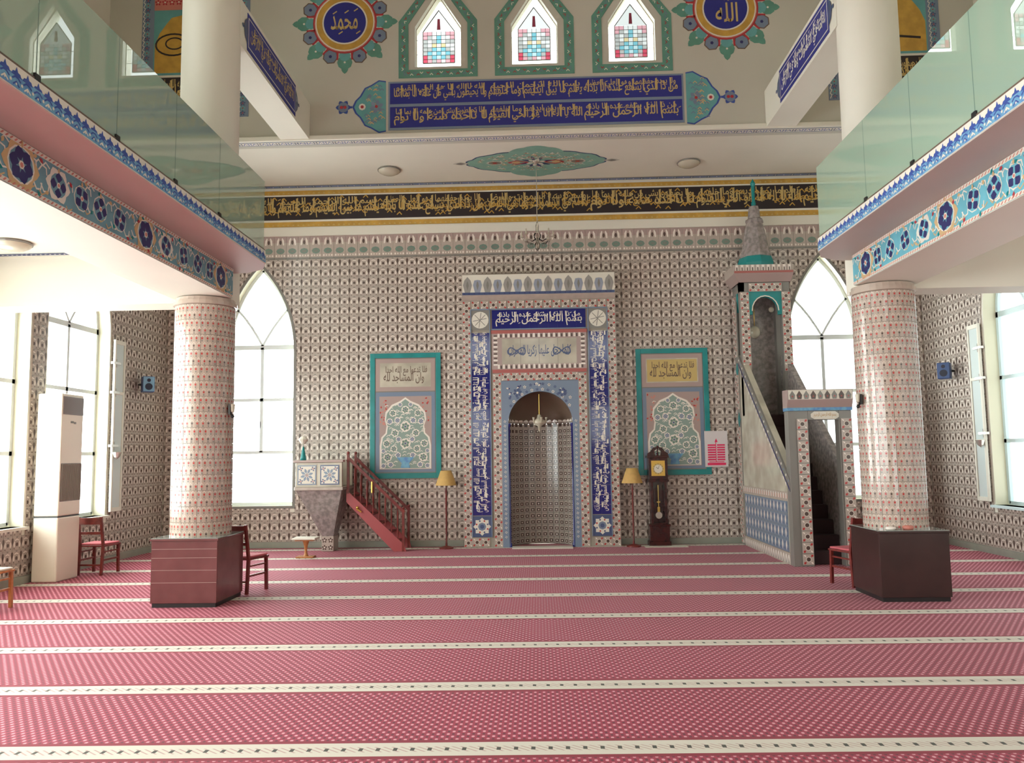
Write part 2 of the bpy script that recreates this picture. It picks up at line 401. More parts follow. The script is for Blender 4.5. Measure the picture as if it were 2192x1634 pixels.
def motif_blue():
    return [(petal(.5, .5, R(90), -.42, .42, .34), TWHITE), (petal(.5, .5, R(90), -.30, .30, .2), TSLATED), (ngon(.05, .2, .05, .16, 5), TSLATED), (ngon(.95, .7, .05, .16, 5), TSLATED), (ngon(.2, .75, .08, .1, 5), TSLATED), (ngon(.8, .25, .08, .1, 5), TSLATED)]
def motif_frieze():      # palmette over a sage oval
    L = [(rect(0, .72, 1, 1), TPINK), (rect(0, 0, 1, .08), TGREY), (ngon(.5, .36, .36, .13, 8), TGREEN), (ngon(.5, .36, .2, .06, 6), TGREY), (ngon(.5, .74, .10, .10, 7), TDARK)]
    for s in (-1, 1):
        L.append(([(.5+s*.2, .62), (.5+s*.32, .62), (.5+s*.3, .82), (.5+s*.16, .95), (.5+s*.1, .9)], TWHITE))
        L.append((ngon(.5+s*.34, .16, .08, .05, 5), TWHITE)); L.append((ngon(.5+s*.12, .16, .06, .04, 5), TWHITE))
    return L
TK = dict(wall=(motif_wall(), TBASE), border=(motif_border(), TBASE), niche=(motif_niche(), TBASE), blue=(motif_blue(), TSLATE), frieze=(motif_frieze(), TBASE))
def lay_tile(art, x, y, w, h, kind, t=0.012, cl=None, gap=0.004):
    M, base = TK[kind]
    body = rect(x+gap/2, y+gap/2, x+w-gap/2, y+h-gap/2)
    if cl: body = clip(body, *cl)
    if len(body) < 3: return
    art.slab(body, base, 0.0, t)
    for p, m in M:
        q = [(x+gap/2+px*(w-gap), y+gap/2+py*(h-gap)) for px, py in p]
        q = clip(clip(clip(clip(q, 1, 0, x+w-gap/2), -1, 0, -(x+gap/2)), 0, 1, y+h-gap/2), 0, -1, -(y+gap/2))
        if cl: q = clip(q, *cl)
        if len(q) >= 3:
            hgt = t+(0.0012 if m in (TWHITE,) else 0.0018 if m in (TDARK, TRED) else 0.0008)
            q = ccw(q); art.add([art.P(p_, hgt) for p_ in q], [tuple(range(len(q)))], m)
def inside(p, poly):
    r = False; n = len(poly)
    for i in range(n):
        (x0, y0), (x1, y1) = poly[i], poly[(i+1) % n]
        if (y0 > p[1]) != (y1 > p[1]) and p[0] < (x1-x0)*(p[1]-y0)/(y1-y0)+x0: r = not r
    return r
def grow(poly, d):
    poly = ccw(poly); n = len(poly); out = []
    for i in range(n):
        a, b, c = Vector(poly[i-1]), Vector(poly[i]), Vector(poly[(i+1) % n])
        n1 = Vector(((b-a).y, -(b-a).x)).normalized(); n2 = Vector(((c-b).y, -(c-b).x)).normalized()
        m = (n1+n2); m = m/max(m.length_squared, .3)*2 if m.length > 1e-6 else n1
        out.append((b.x+m.x*d, b.y+m.y*d))
    return out
def tile_field(parent, O, U, V, x0, x1, y0, y1, holes, kind='wall', near=None, nmax=300, w=TS, h=TS, name='tile', lead=True):
    holes = [grow(hh, 0.045) for hh in holes]; full = []; stuff = Art(O, U, V); ncut = 0
    nx, ny = int(round((x1-x0)/w)), int(round((y1-y0)/h))
    for j in range(ny):
        for i in range(nx):
            x, y = x0+i*w, y0+j*h; cs = [(x, y), (x+w, y), (x+w, y+h), (x, y+h)]; c = (x+w/2, y+h/2); cl = None; skip = False
            for H in holes:
                ins = [inside(p, H) for p in cs]
                if all(ins): skip = True; break
                if any(ins) or inside(c, H):
                    best = None
                    for k in range(len(H)):
                        a, b = Vector(H[k]), Vector(H[(k+1) % len(H)]); d = b-a
                        if d.length < 1e-6: continue
                        t = max(0, min(1, (Vector(c)-a).dot(d)/d.length_squared)); q = a+d*t; dd = (q-Vector(c)).length
                        if best is None or dd < best[0]: best = (dd, a, d.normalized())
                    _, a, d = best; nn = (d.y, -d.x)      # outward normal of a ccw hole
                    cl = (-nn[0], -nn[1], -(nn[0]*a.x+nn[1]*a.y))
            if skip: continue
            if cl is None: full.append((x, y))
            else: lay_tile(stuff, x, y, w, h, kind, cl=cl); ncut += 1
    if near: full.sort(key=lambda p: (p[0]-near[0])**2+(p[1]-near[1])**2)
    one = Art((0, 0, 0), U, V); lay_tile(one, 0, 0, w, h, kind); proto = one.build(name, parent)
    for k, (x, y) in enumerate(full):
        if k < nmax:
            o = proto if k == 0 else proto.copy()
            if k: COL.objects.link(o)
            o.parent = parent; o.location = Vector(O)+Vector(U)*x+Vector(V)*y
        else: lay_tile(stuff, x, y, w, h, kind)
    if stuff.v: stuff.build(name+'_cladding', parent, kind='stuff')

# ------------------------------------------------------------------ setting
b = MB(); b.box(-7.7, 7.7, -7.6, 15.6, -0.3, 0, GROUT); struct(b.build('floor'))
b = MB(); b.box(-7.22, 7.22, -7.1, 15.04, 0.0, 0.012, CARPET); b.box(-.62, .62, 15.04, 15.36, 0.0, 0.012, CARPET)
tag(b.build('carpet'), 'crimson dotted prayer carpet with cream row stripes across the whole hall floor', 'carpet')

X3, Y3, Z3 = (1, 0, 0), (0, 1, 0), (0, 0, 1)
YQ, YU, XS = 15.1, 12.75, 7.25
aL = arch_pts(-5.42, .68, .8, 3.78, 5.45); aR = arch_pts(5.42, .68, .8, 3.78, 5.45)
niche_hole = [(-.66, 0.001), (.66, 0.001), (.66, 2.95), (-.66, 2.95)]
front = struct(wall_with_holes('wall_front', (0, YQ+.012, 0), X3, Z3, rect(-7.6, 0, 7.6, 7.0), [aL, aR, niche_hole], .3, WHITE, CREAM))
tile_field(front, (0, YQ+.012, 0), X3, Z3, -38.5*TS, 38.5*TS, .12, .12+29*TS, [aL, aR, rect(-1.42, -1, 1.42, 4.6)], near=(0, 2.2))
fr = Art((0, 0, 0), X3, Z3); lay_tile(fr, 0, 0, .234, .46, 'frieze'); fp = fr.build('frieze_tile', front)
for i in range(62):
    o = fp if i == 0 else fp.copy()
    if i: COL.objects.link(o)
    o.parent = front; o.location = (-7.254+i*.234, YQ+.012, .12+29*TS)
g = Art((0, YQ+.012, 0), X3, Z3)
for a_ in (aL, aR):
    o_a, i_a = grow(a_, .05), a_
    n = len(i_a)
    for i in range(n):
        j = (i+1) % n; g.slab([i_a[i], o_a[i], o_a[j], i_a[j]], TGREY, 0, .016)
g.build('arch_edge_trim', front)

def side_u(s, y): return -s*y
for s, nm in ((-1, 'left'), (1, 'right')):
    U = (0, -s, 0); holes = []
    for k in range(9):
        yc = 12.25-2.1*k; u = side_u(s, yc)
        holes.append(arch_pts(u, .85, .8, 3.78, 5.4) if k == 0 else rect(u-.85, .8, u+.85, 3.9))
    low = list(holes)
    for k in range(2 if s < 0 else 4):  # unseen upper openings added for light, fewer on the left to dim it
        yc = 6.4-3.4*k; u = side_u(s, yc); holes.append(rect(u-.8, 6.1, u+.8, 8.6))
    ua, ub = sorted((side_u(s, -7.3), side_u(s, 15.4)))
    w_ = struct(wall_with_holes('wall_'+nm, (s*(XS+.012), 0, 0), U, Z3, rect(ua, 0, ub, 11.2), holes, .3, WHITE, CREAM))
    ua, ub = sorted((side_u(s, 15.1), side_u(s, 15.1-27*TS)))
    tile_field(w_, (s*(XS+.012), 0, 0), U, Z3, ua, ub, .12, .12+28*TS, low, near=(side_u(s, 13.6), 2.5))
    ua, ub = sorted((side_u(s, 15.1-27*TS), side_u(s, 15.1-59*TS)))
    tile_field(w_, (s*(XS+.012), 0, 0), U, Z3, ua, ub, .12, .12+21*TS, low, near=(side_u(s, 9.0), 0.5), nmax=0)
    bb = MB(); bb.box(*sorted((s*XS, s*(XS-.03))), -7.0, 15.1, 0.012, .12, BASEB); struct(bb.build('baseboard_'+nm))
bb = MB()
for x0, x1 in ((-7.22, -1.47), (1.47, 7.22)): bb.box(x0, x1, YQ-.03, YQ+.01, .012, .12, BASEB)
struct(bb.build('baseboard_front'))
hb = [rect(-1.0, 0.02, 1.0, 2.1)]+[rect(x-.45, 2.3, x+.45, 3.9) for x in (-2.8, 2.8)]+[rect(x-.65, 6.0, x+.65, 7.2) for x in (-2.8, 0, 2.8)]
struct(wall_with_holes('wall_back', (0, -7.1, 0), (-1, 0, 0), Z3, rect(-7.6, 0, 7.6, 11.2), hb, .3, WHITE, CREAM))
# upper qibla wall with three lancets
def lancet(cx, hw, z0, zs, za): return [(cx-hw, z0), (cx+hw, z0), (cx+hw, zs), (cx, za), (cx-hw, zs)]
UW = (-1.62, 0.0, 1.63)
struct(wall_with_holes('wall_upper', (0, YU, 0), X3, Z3, rect(-7.3, 6.999, 7.3, 11.2), [lancet(c, .39, 8.22, 8.93, 9.54) for c in UW], .3, WALLU, WALLU))
b = MB(); b.box(-7.5, 7.5, YU+.001, 15.4, 7.0, 7.25, WHITE); struct(b.build('ceiling_bay'))
b = MB(); b.box(-7.6, 7.6, -7.4, 13.05, 11.2, 11.4, WHITE); struct(b.build('ceiling'))

# beams, gallery slabs, columns
for s, nm in ((-1, 'left'), (1, 'right')):
    def bx(n, x0, x1, y0, y1, z0, z1, m, bev=.0):
        q = MB(); x0, x1 = sorted((s*x0, s*x1)); q.box(x0, x1, y0, y1, z0, z1, m); o = q.build(n, bevel=bev); struct(o); return o
    beam = bx('beam_'+nm, 3.78, 4.5, -7.1, 9.52, 3.67, 4.039, WHITE)
    bx('cross_beam_'+nm, 3.86, 7.2, 9.56, 9.97, 3.63, 4.26, WHITE)
    bx('ceiling_aisle_'+nm, 4.5, 7.24, -7.1, 9.97, 4.262, 4.42, WHITE)
    q = MB(); pts = [(3.3, -7.1), (3.3, 9.3), (3.42, 9.58), (3.68, 9.76), (4.49, 9.8), (4.49, -7.1)]
    pts = [(s*x, y, 4.04) for x, y in (pts if s > 0 else pts[::-1])]
    q.prism(pts, (0, 0, .16), PINK); slab = struct(q.build('gallery_slab_'+nm))
    arm = bx('upper_beam_'+nm, 3.78, 4.26, 9.62, 12.74, 7.0, 7.62, WHITE)
    bx('column_upper_base_'+nm, 3.86, 4.44, 9.3, 9.9, 4.26, 4.3, WHITE)
    q = MB(); q.lathe([(0, 4.19), (.355, 4.19), (.355, 11.19), (0, 11.19)], (s*4.14, 9.6, 0), WHITE, 40); q = q.build('column_upper_'+nm, smooth=False); struct(q)
    for p in q.data.polygons: p.use_smooth = abs(p.normal.z) < .5
    # tiled lower column: curved tiles, 12 round, 19 high
    q = MB(); q.lathe([(0, .0), (.338, .0), (.338, 3.63), (0, 3.63)], (s*4.14, 9.6, 0), GROUT, 32); col = struct(q.build('column_'+nm, smooth=False))
    for p in col.data.polygons: p.use_smooth = abs(p.normal.z) < .5
    q = MB(); q.lathe([(.34, 3.56), (.372, 3.57), (.372, 3.615), (.35, 3.62), (.35, 3.66), (0, 3.66)], (s*4.14, 9.6, 0), CBASE, 32); q.build('capital_ring', col)
    N = 12; rr = .352; th = 2*pi/N; proto = None; z00 = .78; hz = (3.56-z00)/15
    for k in range(N):
        for j in range(15):
            if proto is None:
                t = MB(); e = .006; K = 4
                def cp(u, v, r): return (r*sin(th*(u-.5)*(1-e*4)), -r*cos(th*(u-.5)*(1-e*4)), v*(hz-.004)+.002)
                vs = [cp(i/K, v, rr) for i in range(K+1) for v in (0, 1)]; t.add(vs, [(2*i, 2*i+2, 2*i+3, 2*i+1) for i in range(K)], CBASE)
                for (a_, b_2) in ((0, 1), (K*2, K*2+1)):
                    p0, p1 = vs[a_], vs[b_2]; t.add([p0, p1, tuple(c*.96 if n_ < 2 else c for n_, c in enumerate(p1)), tuple(c*.96 if n_ < 2 else c for n_, c in enumerate(p0))], [(0, 1, 2, 3)], CBASE)
                vs2 = [cp(i/K, v, r_) for v in (0, 1) for i in range(K+1) for r_ in (rr, rr*.96)]
                t.add(vs2, [(c0+2*i, c0+2*i+1, c0+2*i+3, c0+2*i+2) for c0 in (0, 2*(K+1)) for i in range(K)], CBASE)
                for row in range(2):
                    for c_ in range(3):
                        u0 = (c_+.5-.25*(1 if row else -1))/3; v0 = .25+.5*row
                        dot = [cp(u0+.062*cos(2*pi*i/6), v0+.085*sin(2*pi*i/6), rr*1.004) for i in range(6)]
                        t.add(dot, [tuple(range(6))], TRED if c_ % 2 == 0 or row else TDARK)
                        ring = [cp(u0+dx, v0+dy, rr*1.003) for dx, dy in ((-.13, .10), (-.07, .10), (0, .2), (.07, .10), (.13, .10), (0, .26))]
                        t.add([ring[0], ring[1], ring[2], ring[5]], [(0, 1, 2, 3)], CARC); t.add([ring[2], ring[3], ring[4], ring[5]], [(0, 1, 2, 3)], CARC)
                        g2 = [cp(u0+dx, v0+dy, rr*1.002) for dx, dy in ((-.03, -.22), (.03, -.22), (.05, -.12), (-.05, -.12))]
                        t.add(g2, [(0, 1, 2, 3)], TGREY)
                proto = t.build('column_tile', col); o = proto
            else: o = proto.copy(); COL.objects.link(o); o.parent = col
            o.location = (s*4.14, 9.6, z00+j*hz); o.rotation_euler = (0, 0, th*k)

    # painted beam face: teal band of navy flowers between twisted borders
    U = (0, -s, 0); A = Art((s*3.78, 0, 0), U, Z3)
    ya, yb = 3.0, 9.52; ua, ub = sorted((side_u(s, ya), side_u(s, yb)))
    BG_ = AQUA if s > 0 else mat('beam_teal_paint', (108, 152, 164), .55, var=.15, scale=5)
    A.slab(rect(ua, 3.675, ub, 4.035), AQUA if s > 0 else mat('beam_teal_paint', (108, 152, 164), .55, var=.15, scale=5), 0, .006); A.base = .006
    for z0, z1 in ((3.675, 3.71), (4.0, 4.035)):
        A.poly(rect(ua, z0, ub, z1), PALE, 1)
        n = int((ub-ua)/.05)
        for i in range(n): A.poly([(ua+i*.05, z0+.006), (ua+i*.05+.02, z0+.006), (ua+i*.05+.045, z1-.006), (ua+i*.05+.025, z1-.006)], ROSE, 2)
    ys = [3.3, 3.7, 4.1, 4.5, 4.95, 5.49, 5.94, 6.26, 6.54, 6.86, 7.33, 7.75, 8.15, 8.5, 8.82, 9.14]
    for i, y in enumerate(ys):
        u = side_u(s, y); big = i % 5 == 0; r = .115 if big else .085
        r *= 1.12
        A.poly([(u+(r*1.5)*c2, 3.855+(r*1.35)*s2) for c2, s2 in [(cos(a)*(1+.12*cos(6*a)), sin(a)*(1+.12*cos(6*a))) for a in [2*pi*q/24 for q in range(24)]]] if big or i % 5 == 1 else ngon(u, 3.855, r*1.15, r*1.15, 10), OCHRE if big else PALE, 1)
        if big or i % 5 == 1: A.poly(ngon(u, 3.855, r*1.2, r*1.1, 12), PALE, 2); A.poly(ngon(u, 3.855, r*1.08, r*1.0, 12), BG_, 2.5)
        else: A.poly(ngon(u, 3.855, r*1.04, r*1.04, 10), BG_, 2)
        A.flower(u, 3.855, r*1.08, INK, PALE, n=4 if not big else 6, k=3, a=.5+i*.7, w=.85); A.poly(ngon(u, 3.855, r*.16, n=6), ROSE, 5)
        A.poly(petal(u, 3.855, pi/2, r*.9, r*1.5, .03), OCHRE, 2)
    for i in range(int((yb-ya)/.06)):
        y = ya+.03+i*.06+random.uniform(-.02, .02); u = side_u(s, y); q = 1 if i % 2 else -1; z = 3.855+q*random.uniform(.07, .125)
        if min(abs(y-a) for a in ys) < .12 and abs(z-3.855) < .10: continue
        A.polys(stroke([(u-.05, z-q*.05), (u-.01, z), (u+.04, z-q*.01), (u+.05, z-q*.06)], .013), PALE, 1)
        A.poly(petal(u, z+q*.01, random.uniform(0, 6.28), 0, .055, .035), REDP if i % 3 == 0 else OCHRE if i % 3 == 1 else TEALG, 2)
        A.polys(stroke([(u-.03, z-q*.2), (u, z-q*.23), (u+.05, z-q*.2)], .012), OCHRE if i % 2 else PALE, 1)
    A.build('painted_floral_band', beam)
    # fascia of the gallery slab
    A = Art((s*3.3, 0, 0), U, Z3); A.slab(rect(ua, 4.045, side_u(s, 9.3) if s < 0 else ub, 4.195), PALE, 0, .005) if False else None
    fa, fb = sorted((side_u(s, 3.0), side_u(s, 9.3)))
    A.slab(rect(fa, 4.045, fb, 4.195), PALE, 0, .005); A.base = .005
    A.poly(rect(fa, 4.05, fb, 4.135), BLUEP, 1); n = int((fb-fa)/.11)
    for i in range(n):
        u = fa+.055+i*.11
        A.poly([(u-.052, 4.125), (u+.052, 4.125), (u+.036, 4.150), (u+.014, 4.154), (u, 4.186), (u-.014, 4.154), (u-.036, 4.150)], BLUED, 1)
        A.polys(stroke([(u-.04, 4.10), (u-.015, 4.118), (u+.015, 4.118), (u+.04, 4.10)], .012), BLUED, 2)
        A.polys(stroke([(u-.03, 4.065), (u, 4.09), (u+.03, 4.065)], .010), BLUED if i % 2 else PALE, 2)
        A.poly(ngon(u+.055, 4.085, .012, n=5), PALE, 2); A.poly(ngon(u, 4.075, .009, n=5), PALE, 2)
    A.build('painted_blue_fascia', slab)
    # inscription on the upper beam's inner face
    A = Art((s*3.78, 0, 0), U, Z3); pb = NAVYP if s < 0 else BLUEP
    for y0, y1 in ((9.86, 11.93),):
        u0, u1 = sorted((side_u(s, y0), side_u(s, y1)))
        A.base = 0; A.slab(rect(u0, 7.05, u1, 7.56), NAVYP, 0, .006); A.base = .006
        A.poly(rect(u0+.03, 7.10, u1-.03, 7.51), PALE, 1); A.poly(rect(u0+.045, 7.115, u1-.045, 7.495), NAVYP, 2)
        script_band(A, u0+.08, u1-.08, 7.13, 7.48, GOLDL if s < 0 else PALE, first=3, k=3)  # right-hand letters paler: glare on that side put into their colour
        for e in ((u1, 1), (u0, -1)):
            A.poly([(e[0], 7.12), (e[0]+e[1]*.09, 7.2), (e[0]+e[1]*.13, 7.305), (e[0]+e[1]*.09, 7.41), (e[0], 7.49)], TSLATED, 1)
            A.poly(ngon(e[0]+e[1]*.16, 7.305, .03, n=8), TSLATED, 1)
    A.build('painted_inscription', arm)

# ------------------------------------------------------------------ painted bay ceiling (faces down) and cornice bands
ceil = bpy.data.objects['ceiling_bay']
A = Art((0, 0, 7.0), X3, (0, -1, 0))           # U=+x, V=-y, normal -z
def wavy(cx, cy, hw, hh, n=60, lobes=14, amp=.05, p=1.5):
    out = []
    for i in range(n):
        a = 2*pi*i/n; x = cos(a); y = sin(a); k = 1+amp*abs(sin(lobes*a/2))
        out.append((cx+hw*k*(abs(x)**.9)*(1 if x > 0 else -1), cy+hh*k*(abs(y)**p)*(1 if y > 0 else -1)))
    return out
cy = -14.0
A.poly(wavy(0, cy, 1.24, .52, p=1.2), TSLATED, 1); MEDG = mat('medallion_green_paint', (128, 172, 156), .55, var=.15, scale=6); A.poly(wavy(0, cy, 1.21, .49, p=1.2), MEDG, 2)
A.poly(wavy(0, cy, .62, .72, p=1.1, lobes=10), MEDG, 2)
for s in (-1, 1):
    A.poly(petal(s*1.2, cy, 0 if s > 0 else pi, .0, .32, .16), WALLU, 2); A.poly(petal(s*1.22, cy, 0 if s > 0 else pi, .06, .24, .09), TGREY, 3)
    A.poly(ngon(s*.75, cy, .15, .1, 10), WALLU, 3); A.poly(ngon(s*.75, cy, .12, .07, 10), TGREY, 4); A.poly(ngon(s*.75, cy, .05, .03, 6), TRED, 5)
    A.polys(stroke([(s*.15, cy), (s*.35, cy+.09), (s*.5, cy), (s*.35, cy-.09), (s*.15, cy)], .035), REDP, 3)
    A.poly(ngon(s*.36, cy, .08, .06, 8), OCHRE, 3)
A.flower(0, cy, .30, INK, GOLD, n=8, k=3, w=.22); A.flower(0, cy, .19, PALE, REDP, n=6, k=5, w=.4)
for i in range(160):
    a = random.uniform(0, 2*pi); q = random.uniform(.35, .92); x, y = 1.15*q*cos(a), .46*q*sin(a)
    A.polys(stroke([(x-.04, cy+y), (x, cy+y+.03), (x+.04, cy+y)], .012), OCHRE if i % 3 else PALE, 3)
    A.poly(ngon(x, cy+y+.04, .015, n=5), REDP if i % 4 == 0 else PALE, 3)
for v0, v1 in ((-12.95, -12.79), (-15.08, -14.93)):
    A.poly(rect(-7.0, v0, 7.0, v1), TSLATE if v1 > -14 else TGREY, 1); A.poly(rect(-7.0, v0+.02, 7.0, v1-.02), PALE if v1 > -14 else TSLATE, 2)
    for i in range(88):
        x = -7+i*.16+.08; c = (v0+v1)/2
        A.flower(x, c, .05, BLUED if i % 2 else TSLATED, PALE, n=4, k=3, a=.8); A.polys(stroke([(x+.05, c-.03), (x+.08, c+.03), (x+.11, c-.03)], .012), BLUED, 3)
A.build('painted_ceiling_ornament', ceil)
q = MB(); q.box(-7.2, 7.2, YU-.06, YU, 6.98, 7.06, WHITE); struct(q.build('trim_1', bevel=.01))
A = Art((0, YQ+.01, 0), X3, Z3)
A.slab(rect(-7.2, 6.03, 7.2, 6.2), WHITE, 0, .05); A.build('white_plaster_band', front)
A = Art((0, YQ+.01, 0), X3, Z3)
A.slab(rect(-7.2, 6.2, 7.2, 6.999), WHITE, 0, .03); A.base = .03
for z0, z1 in ((6.215, 6.315), (6.86, 6.945)):
    A.poly(rect(-7.2, z0, 7.2, z1), GOLD, 1)
    for i in range(144): A.poly([(-7.2+i*.1, z0+.02), (-7.2+i*.1+.05, z0+.02), (-7.2+i*.1+.025, z0+.05)], GOLDL, 2)
A.poly(rect(-7.2, 6.355, 7.2, 6.83), BLACKP, 1)
script_band(A, -7.15, 7.15, 6.37, 6.815, GOLDL, k=2)
for i in range(150):
    x = -7.1+i*.095; z = random.uniform(6.4, 6.78); A.polys(stroke([(x, z), (x+.05, z+.05), (x+.09, z)], .018), GOLD, 3)
A.build('gold_inscription_band', front)

# ------------------------------------------------------------------ upper qibla wall paintings
up_w = bpy.data.objects['wall_upper']
A = Art((0, YU, 0), X3, Z3)
A.slab(rect(-2.46, 7.13, 2.46, 7.97), TSLATE, 0, .008); A.base = .008
for z0, z1, f in ((7.17, 7.53, 0), (7.58, 7.94, 4)):
    A.poly(rect(-2.43, z0, 2.43, z1), NAVYP, 1); script_band(A, -2.38, 2.38, z0+.02, z1-.02, GOLDL, first=f, k=2, step=1.1)
A.base = 0
for s in (-1, 1):
    pts = [(s*2.5, 7.11), (s*2.62, 7.09), (s*2.75, 7.17), (s*2.86, 7.22), (s*2.94, 7.36), (s*3.02, 7.44), (s*3.07, 7.55), (s*3.02, 7.66), (s*2.94, 7.74), (s*2.86, 7.88), (s*2.75, 7.93), (s*2.62, 8.01), (s*2.5, 7.99)]
    A.poly(pts, BLUED, 2); A.poly([(s*2.5+(x-s*2.5)*.94, 7.55+(y-7.55)*.95) for x, y in pts], TEALP, 3)
    A.flower(s*2.66, 7.55, .12, TSLATE, REDP, n=6, k=4); A.poly(ngon(s*2.9, 7.55, .06, n=8), PALE, 4); A.poly(ngon(s*2.9, 7.55, .03, n=6), REDP, 5)
    for i in range(46):
        x = s*random.uniform(2.54, 2.85); z = 7.55+random.uniform(-.36, .36)
        A.polys(stroke([(x-.03, z), (x, z+.03), (x+.03, z)], .014), OCHRE if i % 2 else TSLATE, 4)
    A.poly([(s*3.07, 7.53), (s*3.12, 7.53), (s*3.12, 7.57), (s*3.07, 7.57)], BLUED, 2)
    A.flower(s*3.22, 7.55, .13, BLUED, ROSE, n=6, k=2, w=.7, a=0); A.poly(ngon(s*3.22, 7.55, .09, n=10), TSLATE, 5); A.poly(ngon(s*3.19, 7.55, .03, n=6), REDP, 6); A.poly(ngon(s*3.25, 7.55, .03, n=6), REDP, 6)
A.build('painted_inscription_panel', up_w)
for s, txt, cz in ((-1, 'محمد', 9.04), (1, 'الله', 9.08)):
    A = Art((s*3.2, YU, cz), X3, Z3)
    for i in range(16):
        a = 2*pi*i/16+pi/2
        if i % 2 == 0:
            x, y = .70*cos(a), .70*sin(a); A.poly(ngon(x, y, .13, n=10), SEA, 1); A.poly(ngon(.58*cos(a), .58*sin(a), .10, n=8), TEALP, 1); A.poly(petal(x, y, a, .05, .2, .12), SEA, 1)
            A.poly(ngon(x, y, .02, n=5), PALE, 3)
        else:
            x, y = .64*cos(a), .64*sin(a); A.poly(ngon(x, y, .135, n=7, a=a), BROWNC, 1); A.poly(ngon(x*1.0, y*1.0, .115, n=7, a=a), TSLATE, 2); A.poly(ngon(x, y, .03, n=5), INK, 3)
            A.polys(stroke([(.52*cos(a-.16), .52*sin(a-.16)), (.66*cos(a-.2), .66*sin(a-.2))], .03), REDP, 3); A.polys(stroke([(.52*cos(a+.16), .52*sin(a+.16)), (.66*cos(a+.2), .66*sin(a+.2))], .03), REDP, 3)
    A.poly(ngon(0, 0, .545, n=40), REDP, 3); A.poly(ngon(0, 0, .52, n=40), ROSE, 4); A.poly(ngon(0, 0, .505, n=40), PALE, 5); A.poly(ngon(0, 0, .485, n=40), GOLD, 6); A.poly(ngon(0, 0, .385, n=40), PALE, 7); A.poly(ngon(0, 0, .36, n=40), NAVYP, 8)
    if s < 0:
        write(A, txt, -.24, -.13, .22, .13, GOLDL, 9)
        for p in ((-.2, .16), (.0, .17), (.16, .2), (.2, -.2), (-.1, -.2)): A.polys(stroke([p, (p[0]+.06, p[1]+.04)], .02), GOLDL, 9)
    else:
        write(A, txt, -.17, -.24, .20, .10, GOLDL, 9); write(A, 'جل جلاله', -.13, .13, .12, .27, GOLDL, 9)
    A.build('painted_roundel', up_w)
# lancet surrounds and stained glass
for wi, c in enumerate(UW):
    A = Art((0, YU, 0), X3, Z3)
    o_, i_ = lancet(c, .665, 8.03, 9.02, 9.90), lancet(c, .50, 8.17, 8.98, 9.72)
    for k in range(5):
        j = (k+1) % 5; A.slab([i_[k], o_[k], o_[j], i_[j]], SEA, 0, .012)
        p0 = Vector(((o_[k][0]+i_[k][0])/2, (o_[k][1]+i_[k][1])/2)); p1 = Vector(((o_[j][0]+i_[j][0])/2, (o_[j][1]+i_[j][1])/2)); d = (p1-p0); n = max(2, int(d.length/.055)); nn = Vector((-d.y, d.x)).normalized()
        A.base = .012
        for q in range(n):
            m_ = p0+d*(q+.5)/n; sgn = 1 if q % 2 else -1
            A.polys(stroke([tuple(m_-d.normalized()*.025+nn*.028*sgn), tuple(m_+nn*.0), tuple(m_+d.normalized()*.025+nn*.028*sgn)], .012), (TSLATE, REDP, PALE)[q % 3], 1)
        A.base = 0
    A.build('painted_window_border', up_w)
    W = thing('window_%d' % (wi+3), ['left one of the three stained glass lancets above the blue inscription', 'middle one of the three stained glass lancets above the blue inscription', 'right one of the three stained glass lancets above the blue inscription'][wi], 'window', (c, YU+.12, 0)); del W['category']; W['kind'] = 'structure'
    def pane(pts, m, nm='pane', y=0.0):
        a_ = Art((0, y, 0), X3, Z3); a_.slab(pts, m, -.003, .003); return a_.build(nm, W)
    # clear outer margin panes and leaded colour centre
    out = lancet(0, .385, 8.225, 8.93, 9.53); inn = lancet(0, .27, 8.34, 8.90, 9.28)
    for k in range(5):
        j = (k+1) % 5; pane([inn[k], out[k], out[j], inn[j]], CLEAR, 'margin_pane')
    rr_ = random.Random(5)
    x = -.27
    for i in range(7):
        for j in range(8):
            x0 = -.27+i*.54/7; z0 = 8.34+j*.07; x1, z1 = x0+.54/7-.002, z0+.068
            ci = abs(i-3); key = 'frost'
            if j in (0, 1) and ci == 3: key = 'red'
            elif j == 0 and ci == 2: key = 'rose'
            elif j in (1, 2, 3) and ci <= 2 and (i+j) % 2: key = 'cyan' if j < 3 or ci < 2 else 'pale'
            elif j in (1, 2, 3) and ci <= 1: key = 'pale'
            elif j == 3 and ci == 1: key = 'green'
            elif j == 4 and ci == 1: key = 'amber'
            elif j in (6, 7) and ci >= 2 and not (j == 6 and ci == 2): key = 'rose'
            elif j in (5, 6) and ci == 0: key = 'cyan'
            elif j == 0 and ci == 0: key = 'rose'
            elif rr_.random() < .6: key = 'white'
            pane(rect(x0, z0, x1, z1), ST[key])
    pane([(-.27, 8.902), (.27, 8.902), (0, 9.28)], ST['white']); pane([(-.03, 8.93), (.03, 8.93), (.02, 9.12), (-.02, 9.12)], ST['red'], 'pane', -.008)
    L = MB()
    for k in range(5):
        j = (k+1) % 5; L.bar((inn[k][0], 0, inn[k][1]), (inn[j][0], 0, inn[j][1]), .014, .014, TGREY)
        L.bar((out[k][0], 0, out[k][1]), (out[j][0], 0, out[j][1]), .02, .02, WHITE)
    for i in range(1, 7): L.bar((-.27+i*.54/7, 0, 8.34), (-.27+i*.54/7, 0, 8.90), .006, .006, TGREY)
    for j in range(1, 8): L.bar((-.27, 0, 8.34+j*.07), (.27, 0, 8.34+j*.07), .006, .006, TGREY)
    for z in (8.5, 8.75): L.bar((-.38, 0, z), (-.27, 0, z), .006, .006, TGREY); L.bar((.27, 0, z), (.38, 0, z), .006, .006, TGREY)
    L.build('lead_frame', W)
